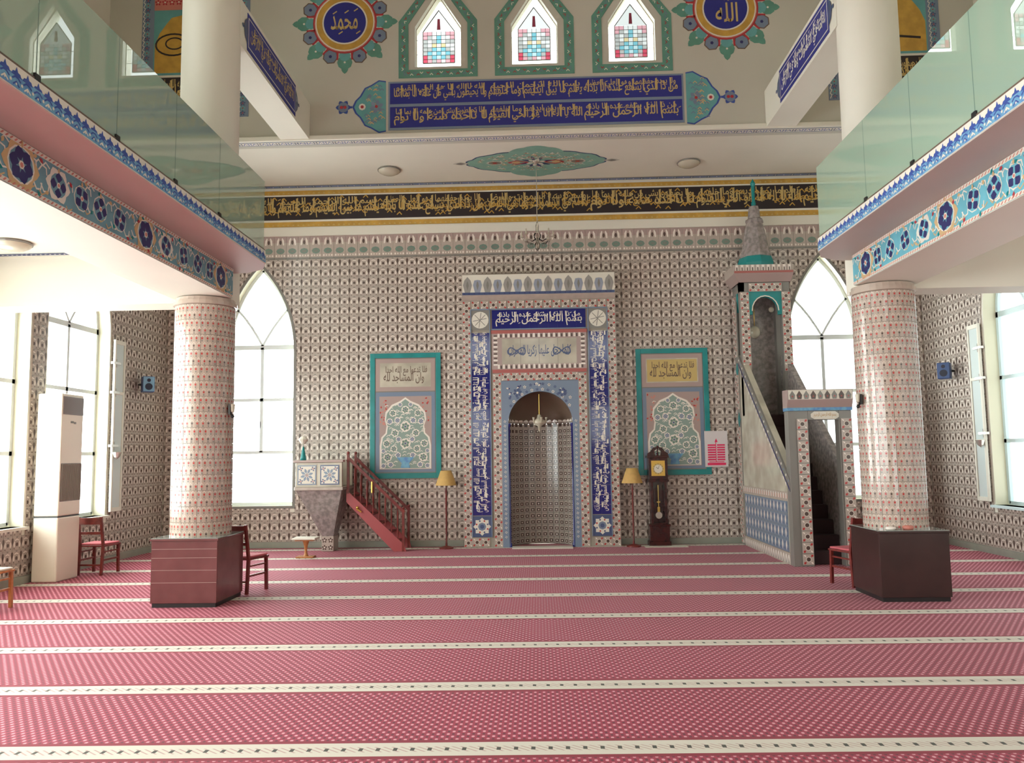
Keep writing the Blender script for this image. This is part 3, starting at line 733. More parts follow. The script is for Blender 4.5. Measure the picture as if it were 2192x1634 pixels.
# side panels of the upper wall
for s in (-1, 1):
    A = Art((s*5.76, YU, 0), X3, Z3)
    A.slab(rect(-.93, 7.44, .93, 10.9), TSLATE, 0, .01); A.base = .01
    for x0 in (-.93, .74): 
        for i in range(40):
            z = 7.5+i*.085; A.flower(x0+.095, z, .05, TEALP if i % 2 else TSLATED, TRED, n=5, k=1)
            A.polys(stroke([(x0+.02, z-.03), (x0+.05, z+.03), (x0+.02, z+.05)], .012), PALE, 2)
    A.poly(rect(-.72, 7.62, .72, 8.2), PALE, 1); A.poly(rect(-.70, 7.64, .70, 8.16), BLACKP, 2); script_band(A, -.68, .68, 7.66, 8.14, GOLDL, first=2, k=3)
    A.poly(rect(-.72, 8.2, .72, 10.9), TEALP, 1)
    A.poly([(-.70, 8.24), (.70, 8.24), (.70, 8.75), (.62, 8.95), (.5, 9.12), (.42, 9.22), (0, 9.32), (-.42, 9.22), (-.5, 9.12), (-.62, 8.95), (-.70, 8.75)], GOLD, 2)
    A.poly(rect(-.72, 9.36, .72, 9.8), ROSE, 3)
    for i in range(12): A.flower(-.66+i*.12, 9.5, .06, REDP, PALE, n=5, k=4)
    if s < 0:
        A.polys(stroke([(-.38+.30*cos(t_/4), 8.74+.19*sin(t_/4)) for t_ in range(2, 26)], .03), BLACKP, 3); A.polys(stroke([(-.36+.15*cos(t_/4), 8.76+.10*sin(t_/4)) for t_ in range(0, 24)], .025), BLACKP, 3)
        write(A, 'عمر', -.2, 8.4, .5, 8.95, BLACKP, 3)
    else:
        A.polys(stroke([(-.3, 8.58), (-.1, 8.52), (.3, 8.5), (.6, 8.47)], .04), BLACKP, 3); write(A, 'علي', -.6, 8.5, .1, 8.95, BLACKP, 3)
    A.build('painted_panel', up_w)

# ------------------------------------------------------------------ large windows
WN = [6]
def frame_window(O, U, hw, z0, zs, za, arched, wm, label=None, mull=True):
    n = WN[0]; WN[0] += 1
    W = bpy.data.objects.new('window_%d' % n, None); COL.objects.link(W); W['kind'] = 'structure'; W.location = O
    if label: W['label'] = label
    Uv = Vector(U); N = Uv.cross(Vector(Z3))
    def P(u, z): return tuple(Uv*u+Vector((0, 0, z)))
    def bars(name, segs, w):
        q = MB()
        for a, b_ in segs: q.bar(P(*a), P(*b_), .05, w, wm, side=tuple(N))
        return q.build(name, W)
    if arched: outl = arch_pts(0, hw, z0, zs, za)
    else: outl = [(hw, z0), (hw, za), (-hw, za), (-hw, z0)]
    outl = grow(ccw(outl), -.025)
    bars('frame', [(outl[i], outl[(i+1) % len(outl)]) for i in range(len(outl))], .07)
    if not arched: zs = 3.87
    for z in (3.87, 2.84, 1.82):
        if z < za: bars('transom', [((-hw, z), (hw, z))], .09 if z > 3.8 else .06)
    bars('mullion', [((0, 1.82), (0, min(3.87, za)))], .06)
    if arched:
        h = za-zs; Rr = (hw*hw+h*h)/(2*hw)
        c1 = [(-hw+Rr*0+(Rr*cos(a)-Rr)+hw, zs+.09+Rr*sin(a)) for a in [0.0, .1, .2, .3, .36]]
        # two curved tracery bars springing from the mullion head to the arch sides
        tr = [(0, 3.9), (.09*hw/.68, 4.06), (.22*hw/.68, 4.27), (.36*hw/.68, 4.46), (.50*hw/.68, 4.62)]
        bars('tracery', [(tr[i], tr[i+1]) for i in range(4)], .04); bars('tracery', [((-tr[i][0], tr[i][1]), (-tr[i+1][0], tr[i+1][1])) for i in range(4)], .04)
    zz = [z0, 1.82, 2.84, 3.87]
    for i in range(3):
        if zz[i] >= za: continue
        for (u0, u1) in (((-hw+.02, hw-.02),) if i == 0 else ((-hw+.02, -.01), (.01, hw-.02))):
            a_ = Art((0, 0, 0), U, Z3); a_.slab(rect(u0, zz[i], u1, min(zz[i+1], za)-.01), CLEAR, -.003, .003); a_.build('pane', W)
    if arched:
        a_ = Art((0, 0, 0), U, Z3); pts = [p for p in ccw(arch_pts(0, hw-.02, 3.88, 3.89, za-.03))]; a_.slab(pts, CLEAR, -.003, .003); a_.build('pane', W)
    q = MB(); q.bar(P(-.02, 2.3), P(-.02, 2.42), .05, .02, PEWTER, side=tuple(N)); q.build('handle', W)
    return W
frame_window((-5.42, YQ+.2, 0), X3, .68, .8, 3.78, 5.45, True, WFRAME, 'tall pointed arch window left of the mihrab behind the left column').name = 'window_1'
frame_window((5.42, YQ+.2, 0), X3, .68, .8, 3.78, 5.45, True, WFRAME, 'tall pointed arch window behind the minbar and the right column').name = 'window_2'
for s in (-1, 1):
    for k in range(3):
        frame_window((s*(XS+.24), 12.25-2.1*k, 0), (0, -s, 0), .85, .8, 3.78, 5.4 if k == 0 else 3.9, k == 0, WFRAME if s < 0 else WFRAMEB)
        q = MB(); yc = 12.25-2.1*k; q.box(*sorted((s*(XS-.06), s*(XS+.2))), yc-.88, yc+.88, .76, .80, WHITE if s < 0 else WFRAMEB); struct(q.build('window_sill'))
    # casement leaf standing in for the white glare strip beside the first window
    y0 = 13.13
    C = thing('glare_casement', 'narrow white casement leaf standing in for a glare strip on the %s wall' % ('left' if s < 0 else 'right'), 'window', (s*(XS-.05), y0, 0))
    for nm_, f in (('stile', (0, .04, .85, 3.75)), ('stile', (.30, .34, .85, 3.75)), ('rail', (.04, .30, .85, .92)), ('rail', (.04, .30, 1.80, 1.85)), ('rail', (.04, .30, 2.82, 2.87)), ('rail', (.04, .30, 3.68, 3.75))):
        q = MB(); q.box(-.02, .02, *f, WHITE); q.build(nm_, C, bevel=.004)
    q = MB(); q.box(-.004, .004, .04, .30, .92, 3.68, mat('glare_leaf_glass', (214, 226, 224), .08, spec=1.0)); q.build('pane', C)
    for z in (1.95, 2.85, 3.35):
        q = MB(); q.box(-.03, .03, -.05, .17, z-.02, z+.02, PEWTER); q.tube((0, .06, z-.07), (0, .06, z+.07), .016, PEWTER); q.build('hinge', C)
    q = MB(); q.lathe([(0, -.06), (.05, -.02), (.08, .06), (.0, .06)], (-s*.06, .06, 1.78), PEWTER, 10); q.build('latch', C)

# ------------------------------------------------------------------ mihrab
MI = thing('mihrab', 'tall tiled mihrab with arched niche and navy calligraphy bands, centre of the far wall', 'mihrab', (0, 14.8, 0))
q = MB()
for x0, x1 in ((-1.44, -.62), (.62, 1.44)): q.box(x0, x1, .0, .3, .012, 4.62, GROUT)
q.box(-.62, .62, 0, .3, 3.08, 4.62, GROUT); q.build('core', MI)
A = Art((0, 0, 0), X3, Z3); 
# spandrel with round arch, centre z 2.28, radius .60
n = 20; arc = [(.60*cos(pi*i/n), 2.28+.60*sin(pi*i/n)) for i in range(n+1)]
for i in range(n):
    (xa, za), (xb, zb) = arc[i], arc[i+1]; A.slab([(xa, za), (xa*1.0333, 3.09) if 0 else (xa, 3.09), (xb, 3.09), (xb, zb)], TSLATE, -.28, .012)
for x0, x1 in ((-.72, -.60), (.60, .72)): A.slab(rect(x0, .012, x1, 3.09), TSLATE, -.28, .012)
A.base = .012
for i in range(n):
    a = pi*(i+.5)/n
    for rr_ in (.64, .74):
        x, z = rr_*cos(a), 2.28+rr_*sin(a)
        if abs(x) < .58 and z < 3.05: A.flower(x, z, .032, PALE if (i+int(rr_*10)) % 2 else TSLATED, INK, n=5, k=1)
for i in range(46):
    x, z = random.uniform(-.58, .58), random.uniform(2.4, 3.04)
    if math.hypot(x, z-2.28) > .74: A.poly(petal(x, z, random.uniform(0, 6.28), 0, .06, .035), PALE if i % 3 else TSLATED, 1); A.poly(ngon(x, z, .016, n=5), INK, 2)
for s in (-1, 1): A.flower(s*.42, 2.86, .09, TSLATED, PALE, n=6, k=2)
for x0 in (-.70, .62):
    for i in range(26): A.flower(x0+.04, .2+i*.085, .026, PALE, TSLATED, n=4, k=1)
A.build('arch_spandrel', MI)
for s in (-1, 1):
    q = MB(); q.lathe([(.03, 0), (.03, .06), (.018, .09), (.018, 2.2), (.03, 2.24), (.03, 2.28)], (s*.585, .015, .012), NAVY, 10); q.build('colonnette', MI, smooth=True)
# niche: half cylinder with tiles
NR = .60; ni = thing('x', '', '') if False else None
q = MB(); q.lathe([(NR+.02, 0.012), (NR+.02, 2.28)], (0, .29-.29, 0), GROUT, 20, 0, pi)
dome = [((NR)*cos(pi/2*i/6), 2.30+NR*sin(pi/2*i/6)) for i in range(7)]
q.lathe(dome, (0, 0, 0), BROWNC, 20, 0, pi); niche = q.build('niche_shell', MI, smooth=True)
th = pi/16; hz = .115; proto = None; cnt = 0
for j in range(20):
    for k in range(16):
        if proto is None:
            t = MB()
            def cp(u, v, r): a = th*(u); return (r*cos(a), r*sin(a), v)
            c4 = lambda u0, v0, u1, v1, r, m: t.add([cp(u1, v0, r), cp(u0, v0, r), cp(u0, v1, r), cp(u1, v1, r)], [(0, 1, 2, 3)], m)
            c4(.02, .003, .98, hz-.003, NR, TBASE)
            t.add([cp(.02, .003, NR), cp(.98, .003, NR), cp(.98, .003, NR+.015), cp(.02, .003, NR+.015)], [(0, 1, 2, 3)], TBASE)
            c4(.20, .028, .80, hz-.028, NR-.005, TDARK); c4(.40, .045, .60, hz-.045, NR-.007, TWHITE); c4(.02, .003, .12, hz-.003, NR-.003, TGREY); c4(.02, .003, .98, .012, NR-.005, TGREY)
            proto = t.build('niche_tile', MI); o = proto; cnt += 1; o.location = (0, 0, .02)
            continue
        if cnt < 300:
            o = proto.copy(); COL.objects.link(o); o.parent = MI; o.location = (0, 0, .02+j*hz); o.rotation_euler = (0, 0, th*k); cnt += 1
rest = MB()
for j in range(18, 20):
    for k in range(16):
        if j*16+k >= 300:
            for (u0, v0, u1, v1, r, m) in ((.02, .003, .98, hz-.003, NR, TBASE), (.20, .028, .80, hz-.028, NR-.005, TDARK)):
                P_ = lambda u, v: (r*cos(th*(k+u)), r*sin(th*(k+u)), .02+j*hz+v)
                rest.add([P_(u1, v0), P_(u0, v0), P_(u0, v1), P_(u1, v1)], [(0, 1, 2, 3)], m)
rest.build('niche_top_tiles', MI, kind='stuff')
fz = MB()
for k in range(16):      # little zigzag frieze at the springing of the half dome
    a0, a1 = th*k, th*(k+1); am = (a0+a1)/2; r = NR-.008
    fz.add([(r*cos(a1), r*sin(a1), 2.32), (r*cos(a0), r*sin(a0), 2.32), (r*cos(am), r*sin(am), 2.44)], [(0, 1, 2)], TWHITE)
    fz.add([(r*cos(a1), r*sin(a1), 2.46), (r*cos(am), r*sin(am), 2.46), (r*cos(a1), r*sin(a1), 2.36)], [(0, 1, 2)], TDARK)
fz.build('zigzag_frieze', MI)
# border tiles
bt = Art((0, 0, 0), X3, Z3); bt.O = Vector((0, 0, 0)); lay_tile(bt, -.08, -.08, .16, .16, 'border'); bp = bt.build('border_tile', MI)
pos = []
for i in range(28): pos += [(-1.36, .10+i*.16), (1.36, .10+i*.16)]
for i in range(17): pos.append((-1.36+(i+.0)*.16+.0, 4.53))
pos = [p for p in pos if p[1] < 4.5]+[(-1.36+i*.17, 4.53) for i in range(17)]
for i in range(20): pos += [(-.80, .10+i*.16), (.80, .10+i*.16)]
pos += [(-.64+i*.16, 3.16) for i in range(9)]
pos += [(x, .11) for x in (-1.2, -1.04-.0, 1.04, 1.2)]
first = True
for i, (x, z) in enumerate(pos):
    o = bp if first else bp.copy()
    if not first: COL.objects.link(o)
    first = False; o.parent = MI; o.location = (x, 0, z)
    if z > 4.5 or (z > 3.1 and abs(x) < .7): o.rotation_euler = (0, R(90), 0)
# plain glaze plates behind the calligraphy: .175 m plates
pt = Art((0, 0, 0), X3, Z3); pt.slab(rect(0, 0, .1755, .1755), NAVY, 0, .014); pp = pt.build('navy_tile', MI); first = True
def navy(x, z):
    global first
    o = pp if first else pp.copy()
    if not first: COL.objects.link(o)
    first = False; o.parent = MI; o.location = (x, 0, z)
for j in range(19):
    z = .60+j*.179
    for x in (-1.28, -1.102, .924, 1.102): navy(x, z)
for i in range(10):
    x = -.88+i*.176
    for z in (4.075, 4.253): navy(x, z)
A = Art((0, 0, 0), X3, Z3); A.base = .014
for s in (-1, 1):
    for j in range(4):
        z0 = .66+j*.85
        for kk in range(2): write(A, V1[(j+kk*3+(0 if s < 0 else 4)) % 9], s*1.105-.15+kk*.14, z0, s*1.105+.02+kk*.13, z0+.80, TWHITE if kk else PALE, 1, turn=True)
    for j in range(60):
        x = s*1.105+random.uniform(-.14, .12); z = random.uniform(.66, 3.95); A.poly([(x, z), (x+.03, z), (x+.03, z+.09), (x, z+.07)], PALE, 1)
script_band(A, -.83, .83, 4.10, 4.40, PALE, k=1)
A.build('calligraphy', MI)
for s in (-1, 1):
    c = s*1.105
    for z0, z1 in ((4.055, 4.435), (.205, .585)):
        A = Art((0, 0, 0), X3, Z3)
        A.slab(rect(c-.19, z0, c+.19, z1), TSLATED if z0 < 1 else TGREY, 0, .014); zc = (z0+z1)/2; A.base = .014
        if z0 > 1:
            A.poly(ngon(c, zc, .16, n=20), PALE, 1); A.polys(stroke([(c-.13, zc-.02), (c+.12, zc+.03)], .012), TGREY, 2); A.polys(stroke([(c-.02, zc-.14), (c+.02, zc+.14)], .012), TGREY, 2); A.polys(stroke([(c-.09, zc-.1), (c+.1, zc+.1)], .012), TGREY, 2); A.polys(stroke([(c-.1, zc+.1), (c+.09, zc-.1)], .012), TGREY, 2)
        else:
            A.poly(rect(c-.12, zc-.12, c+.12, zc+.12), PALE, 1); A.poly(ngon(c, zc, .165, n=4), PALE, 1); A.poly(ngon(c, zc, .075, n=8), TSLATE, 2); A.poly(ngon(c, zc, .04, n=8), TSLATED, 3)
            for a in range(8): A.poly(ngon(c+.11*cos(pi/4*a+.39), zc+.11*sin(pi/4*a+.39), .018, n=5), TRED if a % 2 else TSLATED, 2)
        A.build('rosette_panel', MI)
A = Art((0, 0, 0), X3, Z3)      # slim blue grey fillets
for x in (-1.285, -.925, .92, 1.28): A.slab(rect(x-.006, .2, x+.012, 4.44), TSLATE, 0, .024)
A.slab(rect(-.9, 4.05, .9, 4.072), TSLATE, 0, .024); A.slab(rect(-1.28, 4.435, 1.28, 4.455), TSLATE, 0, .024)
A.slab(rect(-.9, 3.98, .9, 4.045), TROSE, 0, .022); A.slab(rect(-.88, 3.235, .88, 3.30), TROSE, 0, .022)
A.build('fillets', MI)
A = Art((0, 0, 0), X3, Z3)
A.slab(rect(-.89, 3.30, .89, 3.98), TPINK, 0, .012); A.base = .012
for i in range(17):
    x = -.76+i*.095
    for z, d in ((3.345, 1), (3.935, -1)): A.poly(rect(x-.018, z-.03, x+.018, z+.05*1), TWHITE, 1); A.poly(rect(x+.03, z-.03, x+.06, z+.03), TDARK, 1)
for j in range(7):
    z = 3.39+j*.085
    for x in (-.82, .82): A.poly(rect(x-.04, z-.015, x+.04, z+.015), TWHITE, 1); A.poly(rect(x-.03, z+.025, x+.03, z+.05), TDARK, 1)
A.poly(rect(-.70, 3.40, .70, 3.88), MARBLE, 2)
for x in (-.35, 0, .35): A.poly(rect(x-.003, 3.40, x+.003, 3.88), TGREY, 3)
for c in (-.42, .42): A.polys(stroke([(c+.16*cos(t_*.35), 3.64+.07*sin(t_*.7)) for t_ in range(19)], .022), TSLATED, 4)
write(A, 'كلما دخل عليها زكريا المحراب', -.6, 3.53, .6, 3.76, TSLATED, 4)
A.build('inscription_plaque', MI)
# cornice with palmette cresting
q = MB(); q.prism([(-1.44, .3, 4.62), (-1.44, -.0, 4.62), (-1.44, -.09, 4.70), (-1.44, -.09, 5.10), (-1.44, .3, 5.10)], (2.88, 0, 0), TBASE); q.build('cornice', MI)
A = Art((0, -.09, 0), X3, Z3); A.base = .002
A.poly(rect(-1.43, 4.71, 1.43, 5.095), PALE, 1); A.poly(rect(-1.43, 4.71, 1.43, 4.76), TSLATED, 2)
for i in range(15):
    x = -1.33+i*.19; big = i % 2 == 0
    A.poly([(x-.05, 4.76), (x+.05, 4.76), (x+.085, 4.90), (x+.06, 4.99), (x, 5.06 if big else 5.0), (x-.06, 4.99), (x-.085, 4.90)], mat('cresting_grey_glaze', (150, 146, 142), .15) if big else mat('cresting_slate_glaze', (146, 152, 166), .15), 2)
    A.poly(petal(x, 4.80, pi/2, 0, .18, .05), TGREY, 3); A.poly(ngon(x+.095, 4.82, .028, n=6), TWHITE, 3)
    A.poly(ngon(x+.03, 4.735, .014, n=5), INK, 3); A.poly(ngon(x-.06, 4.735, .014, n=5), INK, 3)
A.build('palmette_cresting', MI)
q = MB(); q.box(-.55, .55, -.28, .0, .012, .035, STEPW); tag(q.build('threshold_strip', loc=(0, 14.8, 0)), 'pale narrow carpet strip on the floor at the foot of the mihrab niche', 'step')
# small glass lamp hanging in the niche
LM = thing('niche_lamp', 'small pale glass lamp hanging in the dark top of the mihrab niche', 'lamp', (-.02, 14.95, 2.28))
q = MB(); q.tube((0, 0, .16), (0, 0, .56), .006, BRASS); q.build('chain', LM)
q = MB(); q.lathe([(0, -.16), (.02, -.12), (.03, -.05), (.11, .0), (.12, .05), (.05, .10), (.03, .17), (0, .18)], (0, 0, 0), LAMPG, 14); q.build('glass_body', LM, smooth=True)
for a in range(5):
    q = MB(); x, y = .13*cos(a*1.256), .13*sin(a*1.256); q.tube((0, 0, .03), (x, y, .05), .006, BRASS, 6); q.lathe([(0, -.05), (.012, .0), (.022, .07), (0, .07)], (x, y, .05), LAMPG, 8); q.build('arm', LM)

# ------------------------------------------------------------------ minbar
MN = thing('minbar', 'tiled minbar with portal, steep dark stairs and cone-roofed tower, right of the mihrab', 'minbar', (4.15, 12.0, 0)); OF = -MN.location
US = (0, -1, 0)
A = Art((3.70, 0, 0), US, Z3)
tri_ = [(-14.95, 0.012), (-12.0, 0.012), (-12.0, 1.28), (-14.72, 3.48), (-14.95, 3.48)]
q = MB(); q.prism([(3.70, -u, z) for u, z in tri_], (.10, 0, 0), MARBLE); q.build('near_side_wall', MN, loc=OF)
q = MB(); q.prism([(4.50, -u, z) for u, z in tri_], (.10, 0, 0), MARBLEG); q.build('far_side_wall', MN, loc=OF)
bt = Art((0, 0, 0), US, Z3); lay_tile(bt, 0, 0, .188, .19, 'blue', t=.014); bp = bt.build('blue_tile', MN); first = True
for i in range(13):
    for j in range(4):
        o = bp if first else bp.copy()
        if not first: COL.objects.link(o)
        first = False; o.parent = MN; o.location = Vector((3.70, 14.68-i*.188, .19+j*.19))+OF
A.slab(rect(-14.76, .012, -12.16, .185), TBASE, 0, .016); A.slab(rect(-14.76, .955, -12.16, 1.09), TBASE, 0, .016); A.base = .016
for i in range(20):
    u = -14.70+i*.13
    A.poly([(u-.045, .03), (u+.045, .03), (u+.045, .11), (u+.02, .155), (u-.02, .155), (u-.045, .11)], TWHITE, 1); A.poly([(u-.025, .03), (u+.025, .03), (u, .12)], TGREY, 2)
    A.poly(rect(u-.035, .99, u+.015, 1.07), TWHITE, 1); A.poly(rect(u+.025, .99, u+.045, 1.05), ROSE, 1)
A.base = 0
d_ = (2.72, 2.20); L_ = math.hypot(*d_)
A.slab([(-12.0, 1.10), (-12.0, 1.28), (-14.72, 3.48), (-14.72, 3.30)], TGREY, 0, .03); A.base = .03
A.poly([(-12.0, 1.105), (-12.0, 1.145), (-14.72, 3.345), (-14.72, 3.305)], INK, 1)
for i in range(26):
    t_ = (i+.5)/26; u, z = -12.0-d_[0]*t_, 1.22+d_[1]*t_; A.poly(ngon(u, z, .022, n=6), PALE if i % 2 else TSLATE, 1)
    A.base = 0; A.poly([(u-.045, z-.19), (u+.02, z-.20), (u-.01, z-.26)], TWHITE, 2); A.base = .03
A.base = 0
A.slab(rect(-14.95, .012, -14.76, 4.62), TGREY, 0, .014); A.base = .014
A.base = 0; A.build('side_trim', MN, loc=OF)
bt = Art((0, 0, 0), US, Z3); lay_tile(bt, 0, 0, .16, .16, 'border', t=.02); bp = bt.build('border_tile', MN); first = True
def put(x, y, z, rz=0.0, ry=0.0):
    global first
    o = bp if first else bp.copy()
    if not first: COL.objects.link(o)
    first = False; o.parent = MN; o.location = Vector((x, y, z))+OF; o.rotation_euler = (0, ry, rz)
for j in range(28):
    if j not in (13, 14, 19, 20): put(3.686, 14.935, .05+j*.162)
for k in range(13):
    for x in (3.80, 4.45): put(x, 11.962, .04+k*.165, pi/2)
for k in range(9):
    for x in (3.695, 4.445): put(x, 14.49, 3.15+k*.163, pi/2)
for k in range(4): put(3.855+k*.147, 14.49, 4.62, pi/2)
q = MB()
for z in (2.30, 3.22): q.prism([(3.676, 14.85-.075, z), (3.676, 14.85, z-.13), (3.676, 14.85+.075, z), (3.676, 14.85, z+.13)], (.02, 0, 0), TEALG)
q.build('teal_diamonds', MN, loc=OF)
for i in range(11):
    q = MB(); y = 12.17+i*.209; q.box(3.80, 4.50, y, 14.5 if i == 10 else y+.23, .012 if i < 2 else .2136*i-.25, .2136*(i+1), DARKST); q.build('step', MN, loc=OF, bevel=.012)
# portal
q = MB(); q.box(3.68, 3.975, 11.975, 12.15, .012, 2.30, TGREY); q.box(4.43, 4.62, 11.975, 12.15, .012, 2.30, TGREY); q.box(3.975, 4.43, 11.975, 12.15, 2.16, 2.30, TGREY); q.build('portal_frame', MN, loc=OF, bevel=.006)
q = MB(); q.box(3.67, 4.63, 11.955, 12.16, 2.30, 2.345, BLUEP); q.build('blue_moulding', MN, loc=OF)
q = MB(); q.prism([(3.67, 12.16, 2.345), (3.67, 11.96, 2.345), (3.67, 11.91, 2.46), (3.67, 11.91, 2.61), (3.67, 12.16, 2.61)], (.96, 0, 0), TPINK); q.build('portal_cornice', MN, loc=OF)
A = Art((0, 11.91, 0), X3, Z3); A.base = .002; A.poly(rect(3.68, 2.465, 4.62, 2.605), PALE, 1)
for i in range(9):
    x = 3.74+i*.103; A.poly([(x-.03, 2.47), (x+.03, 2.47), (x+.042, 2.53), (x, 2.595), (x-.042, 2.53)], TDARK if i % 2 else TGREY, 2); A.poly(ngon(x, 2.51, .012, n=5), TRED, 3)
A.build('portal_cresting', MN, loc=OF)
A = Art((0, 11.975, 0), X3, Z3); A.slab([(4.02+.05, 2.17), (4.38, 2.17), (4.43, 2.20), (4.43, 2.25), (4.38, 2.285), (4.07, 2.285), (4.02, 2.25), (4.02, 2.20)], PALE, 0, .012); A.base = .012
write(A, 'بسم الله الرحمن الرحيم', 4.06, 2.19, 4.39, 2.27, OCHRE, 1); A.build('cartouche', MN, loc=OF)
# tower
for x0, x1 in ((3.70, 3.85), (4.45, 4.60)):
    for y0, y1 in ((14.5, 14.64), (14.90, 15.04)):
        q = MB(); q.box(x0, x1, y0, y1, 2.35, 4.80, TGREY); q.build('tower_post', MN, loc=OF)
q = MB(); q.box(3.80, 4.50, 14.3, 15.05, 2.2, 2.36, DARKST); q.box(3.85, 4.45, 15.04, 15.09, 2.3, 4.7, MARBLEG); q.build('tower_back', MN, loc=OF)
A = Art((0, 14.5, 0), X3, Z3); n = 10; arc = [(4.15+.24*cos(pi*i/n), 4.26+.27*sin(pi*i/n)) for i in range(n+1)]
for i in range(n): A.slab([arc[i], (arc[i][0], 4.63), (arc[i+1][0], 4.63), arc[i+1]], TEALG, -.08, .004)
A.slab(rect(3.85, 4.2, 3.91, 4.63), TEALG, -.08, .004); A.slab(rect(4.39, 4.2, 4.45, 4.63), TEALG, -.08, .004)
A.polys(stroke([(x, z+.015) for x, z in arc], .02), PALE, 4); A.slab(rect(3.85, 4.63, 4.45, 4.8), TGREY, -.1, .0); A.build('teal_arch_front', MN, loc=OF)
A = Art((3.70, 0, 0), US, Z3); arc = [(-14.77+.10*cos(pi*i/n), 4.3+.2*sin(pi*i/n)) for i in range(n+1)]
for i in range(n): A.slab([arc[i], (arc[i][0], 4.63), (arc[i+1][0], 4.63), arc[i+1]], TEALG, -.08, .004)
A.slab(rect(-14.92, 4.63, -14.5, 4.8), TGREY, -.08, 0); A.build('teal_arch_side', MN, loc=OF)
q = MB(); z0, z1, z2 = 4.80, 4.94, 5.10
rg = lambda e, z: [(3.68-e, 14.48-e, z), (4.62+e*.3, 14.48-e, z), (4.62+e*.3, 15.08, z), (3.68-e, 15.08, z)]
a0, a1, a2 = rg(0, z0), rg(.11, z1), rg(.12, z2)
for p_, r_ in ((a0, a1), (a1, a2)): q.add(p_+r_, [(i, (i+1) % 4, 4+(i+1) % 4, 4+i) for i in range(4)], TPINK if p_ is a0 else TBASE)
q.add(a2, [(0, 1, 2, 3)], TBASE); q.build('canopy_cornice', MN, loc=OF)
A = Art((0, 14.36, 0), X3, Z3); A.base = .002
A.poly(rect(3.575, 4.945, 4.64, 4.985), TROSE, 1)
for i in range(11): A.poly(rect(3.60+i*.095, 4.99, 3.60+i*.095+.05, 5.095), TWHITE, 1); A.poly(rect(3.615+i*.095, 4.99, 3.615+i*.095+.02, 5.05), TDARK, 2)
A.build('canopy_cresting', MN, loc=OF)
q = MB(); q.lathe([(0, 5.10), (.34, 5.10), (.35, 5.18), (.31, 5.30), (.27, 5.33)], (4.09, 14.76, 0), TEALG, 8); q.build('cone_base_ring', MN, loc=OF)
q = MB(); q.lathe([(.30, 5.29), (.25, 5.5), (.20, 5.78), (.155, 5.98), (.17, 6.0), (.165, 6.04), (.12, 6.07), (.11, 6.2), (.09, 6.3)], (4.09, 14.76, 0), MARBLEG, 8); q.build('cone_roof', MN, loc=OF)
q = MB(); q.lathe([(.03, 6.28), (.045, 6.36), (.03, 6.42), (.035, 6.7), (.05, 6.75), (0, 6.85)], (4.09, 14.76, 0), TEALG, 8); q.build('finial', MN, loc=OF)
q = MB(); q.ball((4.02, 14.8, 3.92), .10, LAMPG, sz=1.2); q.tube((4.02, 14.8, 4.0), (4.02, 14.8, 4.5), .008, BRASS); q.ball((4.33, 14.75, 4.33), .05, LAMPG); q.build('tower_reflection', MN, loc=OF, smooth=True)  # white lamp reflections inside the tower, shaped as pale globes

# ------------------------------------------------------------------ preacher's kursi with stair, left
KU = thing('kursi', 'marble preaching seat on an inverted pyramid foot, left of the mihrab below the arch window', 'pulpit', (-3.98, 14.6, 0)); OF = -KU.location
q = MB(); x0, x1, y0, y1 = -4.42, -3.54, 14.15, 15.02
q.prism([(x0, y0, 1.12), (x1, y0, 1.12), (x1, y1, 1.12), (x0, y1, 1.12)], (0, 0, .06), TBASE); q.build('ledge', KU, loc=OF, bevel=.01)
t_ = [(x0+.03, y0+.03, 1.12), (x1-.03, y0+.03, 1.12), (x1-.03, y1, 1.12), (x0+.03, y1, 1.12)]; b2 = [(-3.99, 14.48, .28), (-3.79, 14.48, .28), (-3.79, 14.8, .28), (-3.99, 14.8, .28)]
q = MB(); q.add(b2+t_, [(i, (i+1) % 4, 4+(i+1) % 4, 4+i) for i in range(4)]+[(3, 2, 1, 0)], MARBLEG); q.build('pyramid_foot', KU, loc=OF)
q = MB(); q.box(-4.0, -3.78, 14.47, 14.82, .012, .28, TBASE); q.build('foot_block', KU, loc=OF, bevel=.008)
A = Art((0, 14.47, 0), X3, Z3)
for i in range(2):
    for j in range(2): A.flower(-3.945+i*.11, .08+j*.13, .05, TDARK, TWHITE, n=5, k=1)
A.build('foot_ornament', KU, loc=OF)
q = MB(); q.box(-4.40, -3.56, 14.17, 14.25, 1.18, 1.62, MARBLE); q.box(-4.40, -4.32, 14.25, 15.02, 1.18, 1.62, MARBLE); q.box(-4.40, -3.56, 14.95, 15.02, 1.18, 1.62, MARBLE); q.build('parapet', KU, loc=OF, bevel=.008)
q = MB(); q.box(-4.43, -3.53, 14.13, 14.28, 1.62, 1.66, TPINK); q.build('parapet_cap', KU, loc=OF, bevel=.006)
for c in (-4.19, -3.78):
    A = Art((0, 14.17, 0), X3, Z3); A.slab(rect(c-.17, 1.22, c+.17, 1.57), TSLATED if c > -4 else TSLATE, 0, .01); A.base = .01
    A.poly(rect(c-.15, 1.24, c+.15, 1.55), PALE, 1); A.flower(c, 1.395, .12, TSLATE, TPINK, n=8, k=2, w=.4)
    for dx in (-.11, .11):
        for dz in (-.11, .11): A.flower(c+dx, 1.395+dz, .045, TSLATED, ROSE, n=4, k=2)
    A.build('ornament_panel', KU, loc=OF)
q = MB(); q.lathe([(0, 0), (.055, 0), (.05, .05), (.03, .16), (.012, .24), (0, .25)], (0, 0, 0), TEALG, 12); v = thing('teal_vase', 'small teal cone vase with a white flower head, standing on the kursi parapet', 'vase', (-4.27, 14.2, 1.66)); q.build('vase_body', v, smooth=True)
q = MB(); q.tube((0, 0, .24), (0, 0, .30), .006, TGREEN); q.build('stem', v)
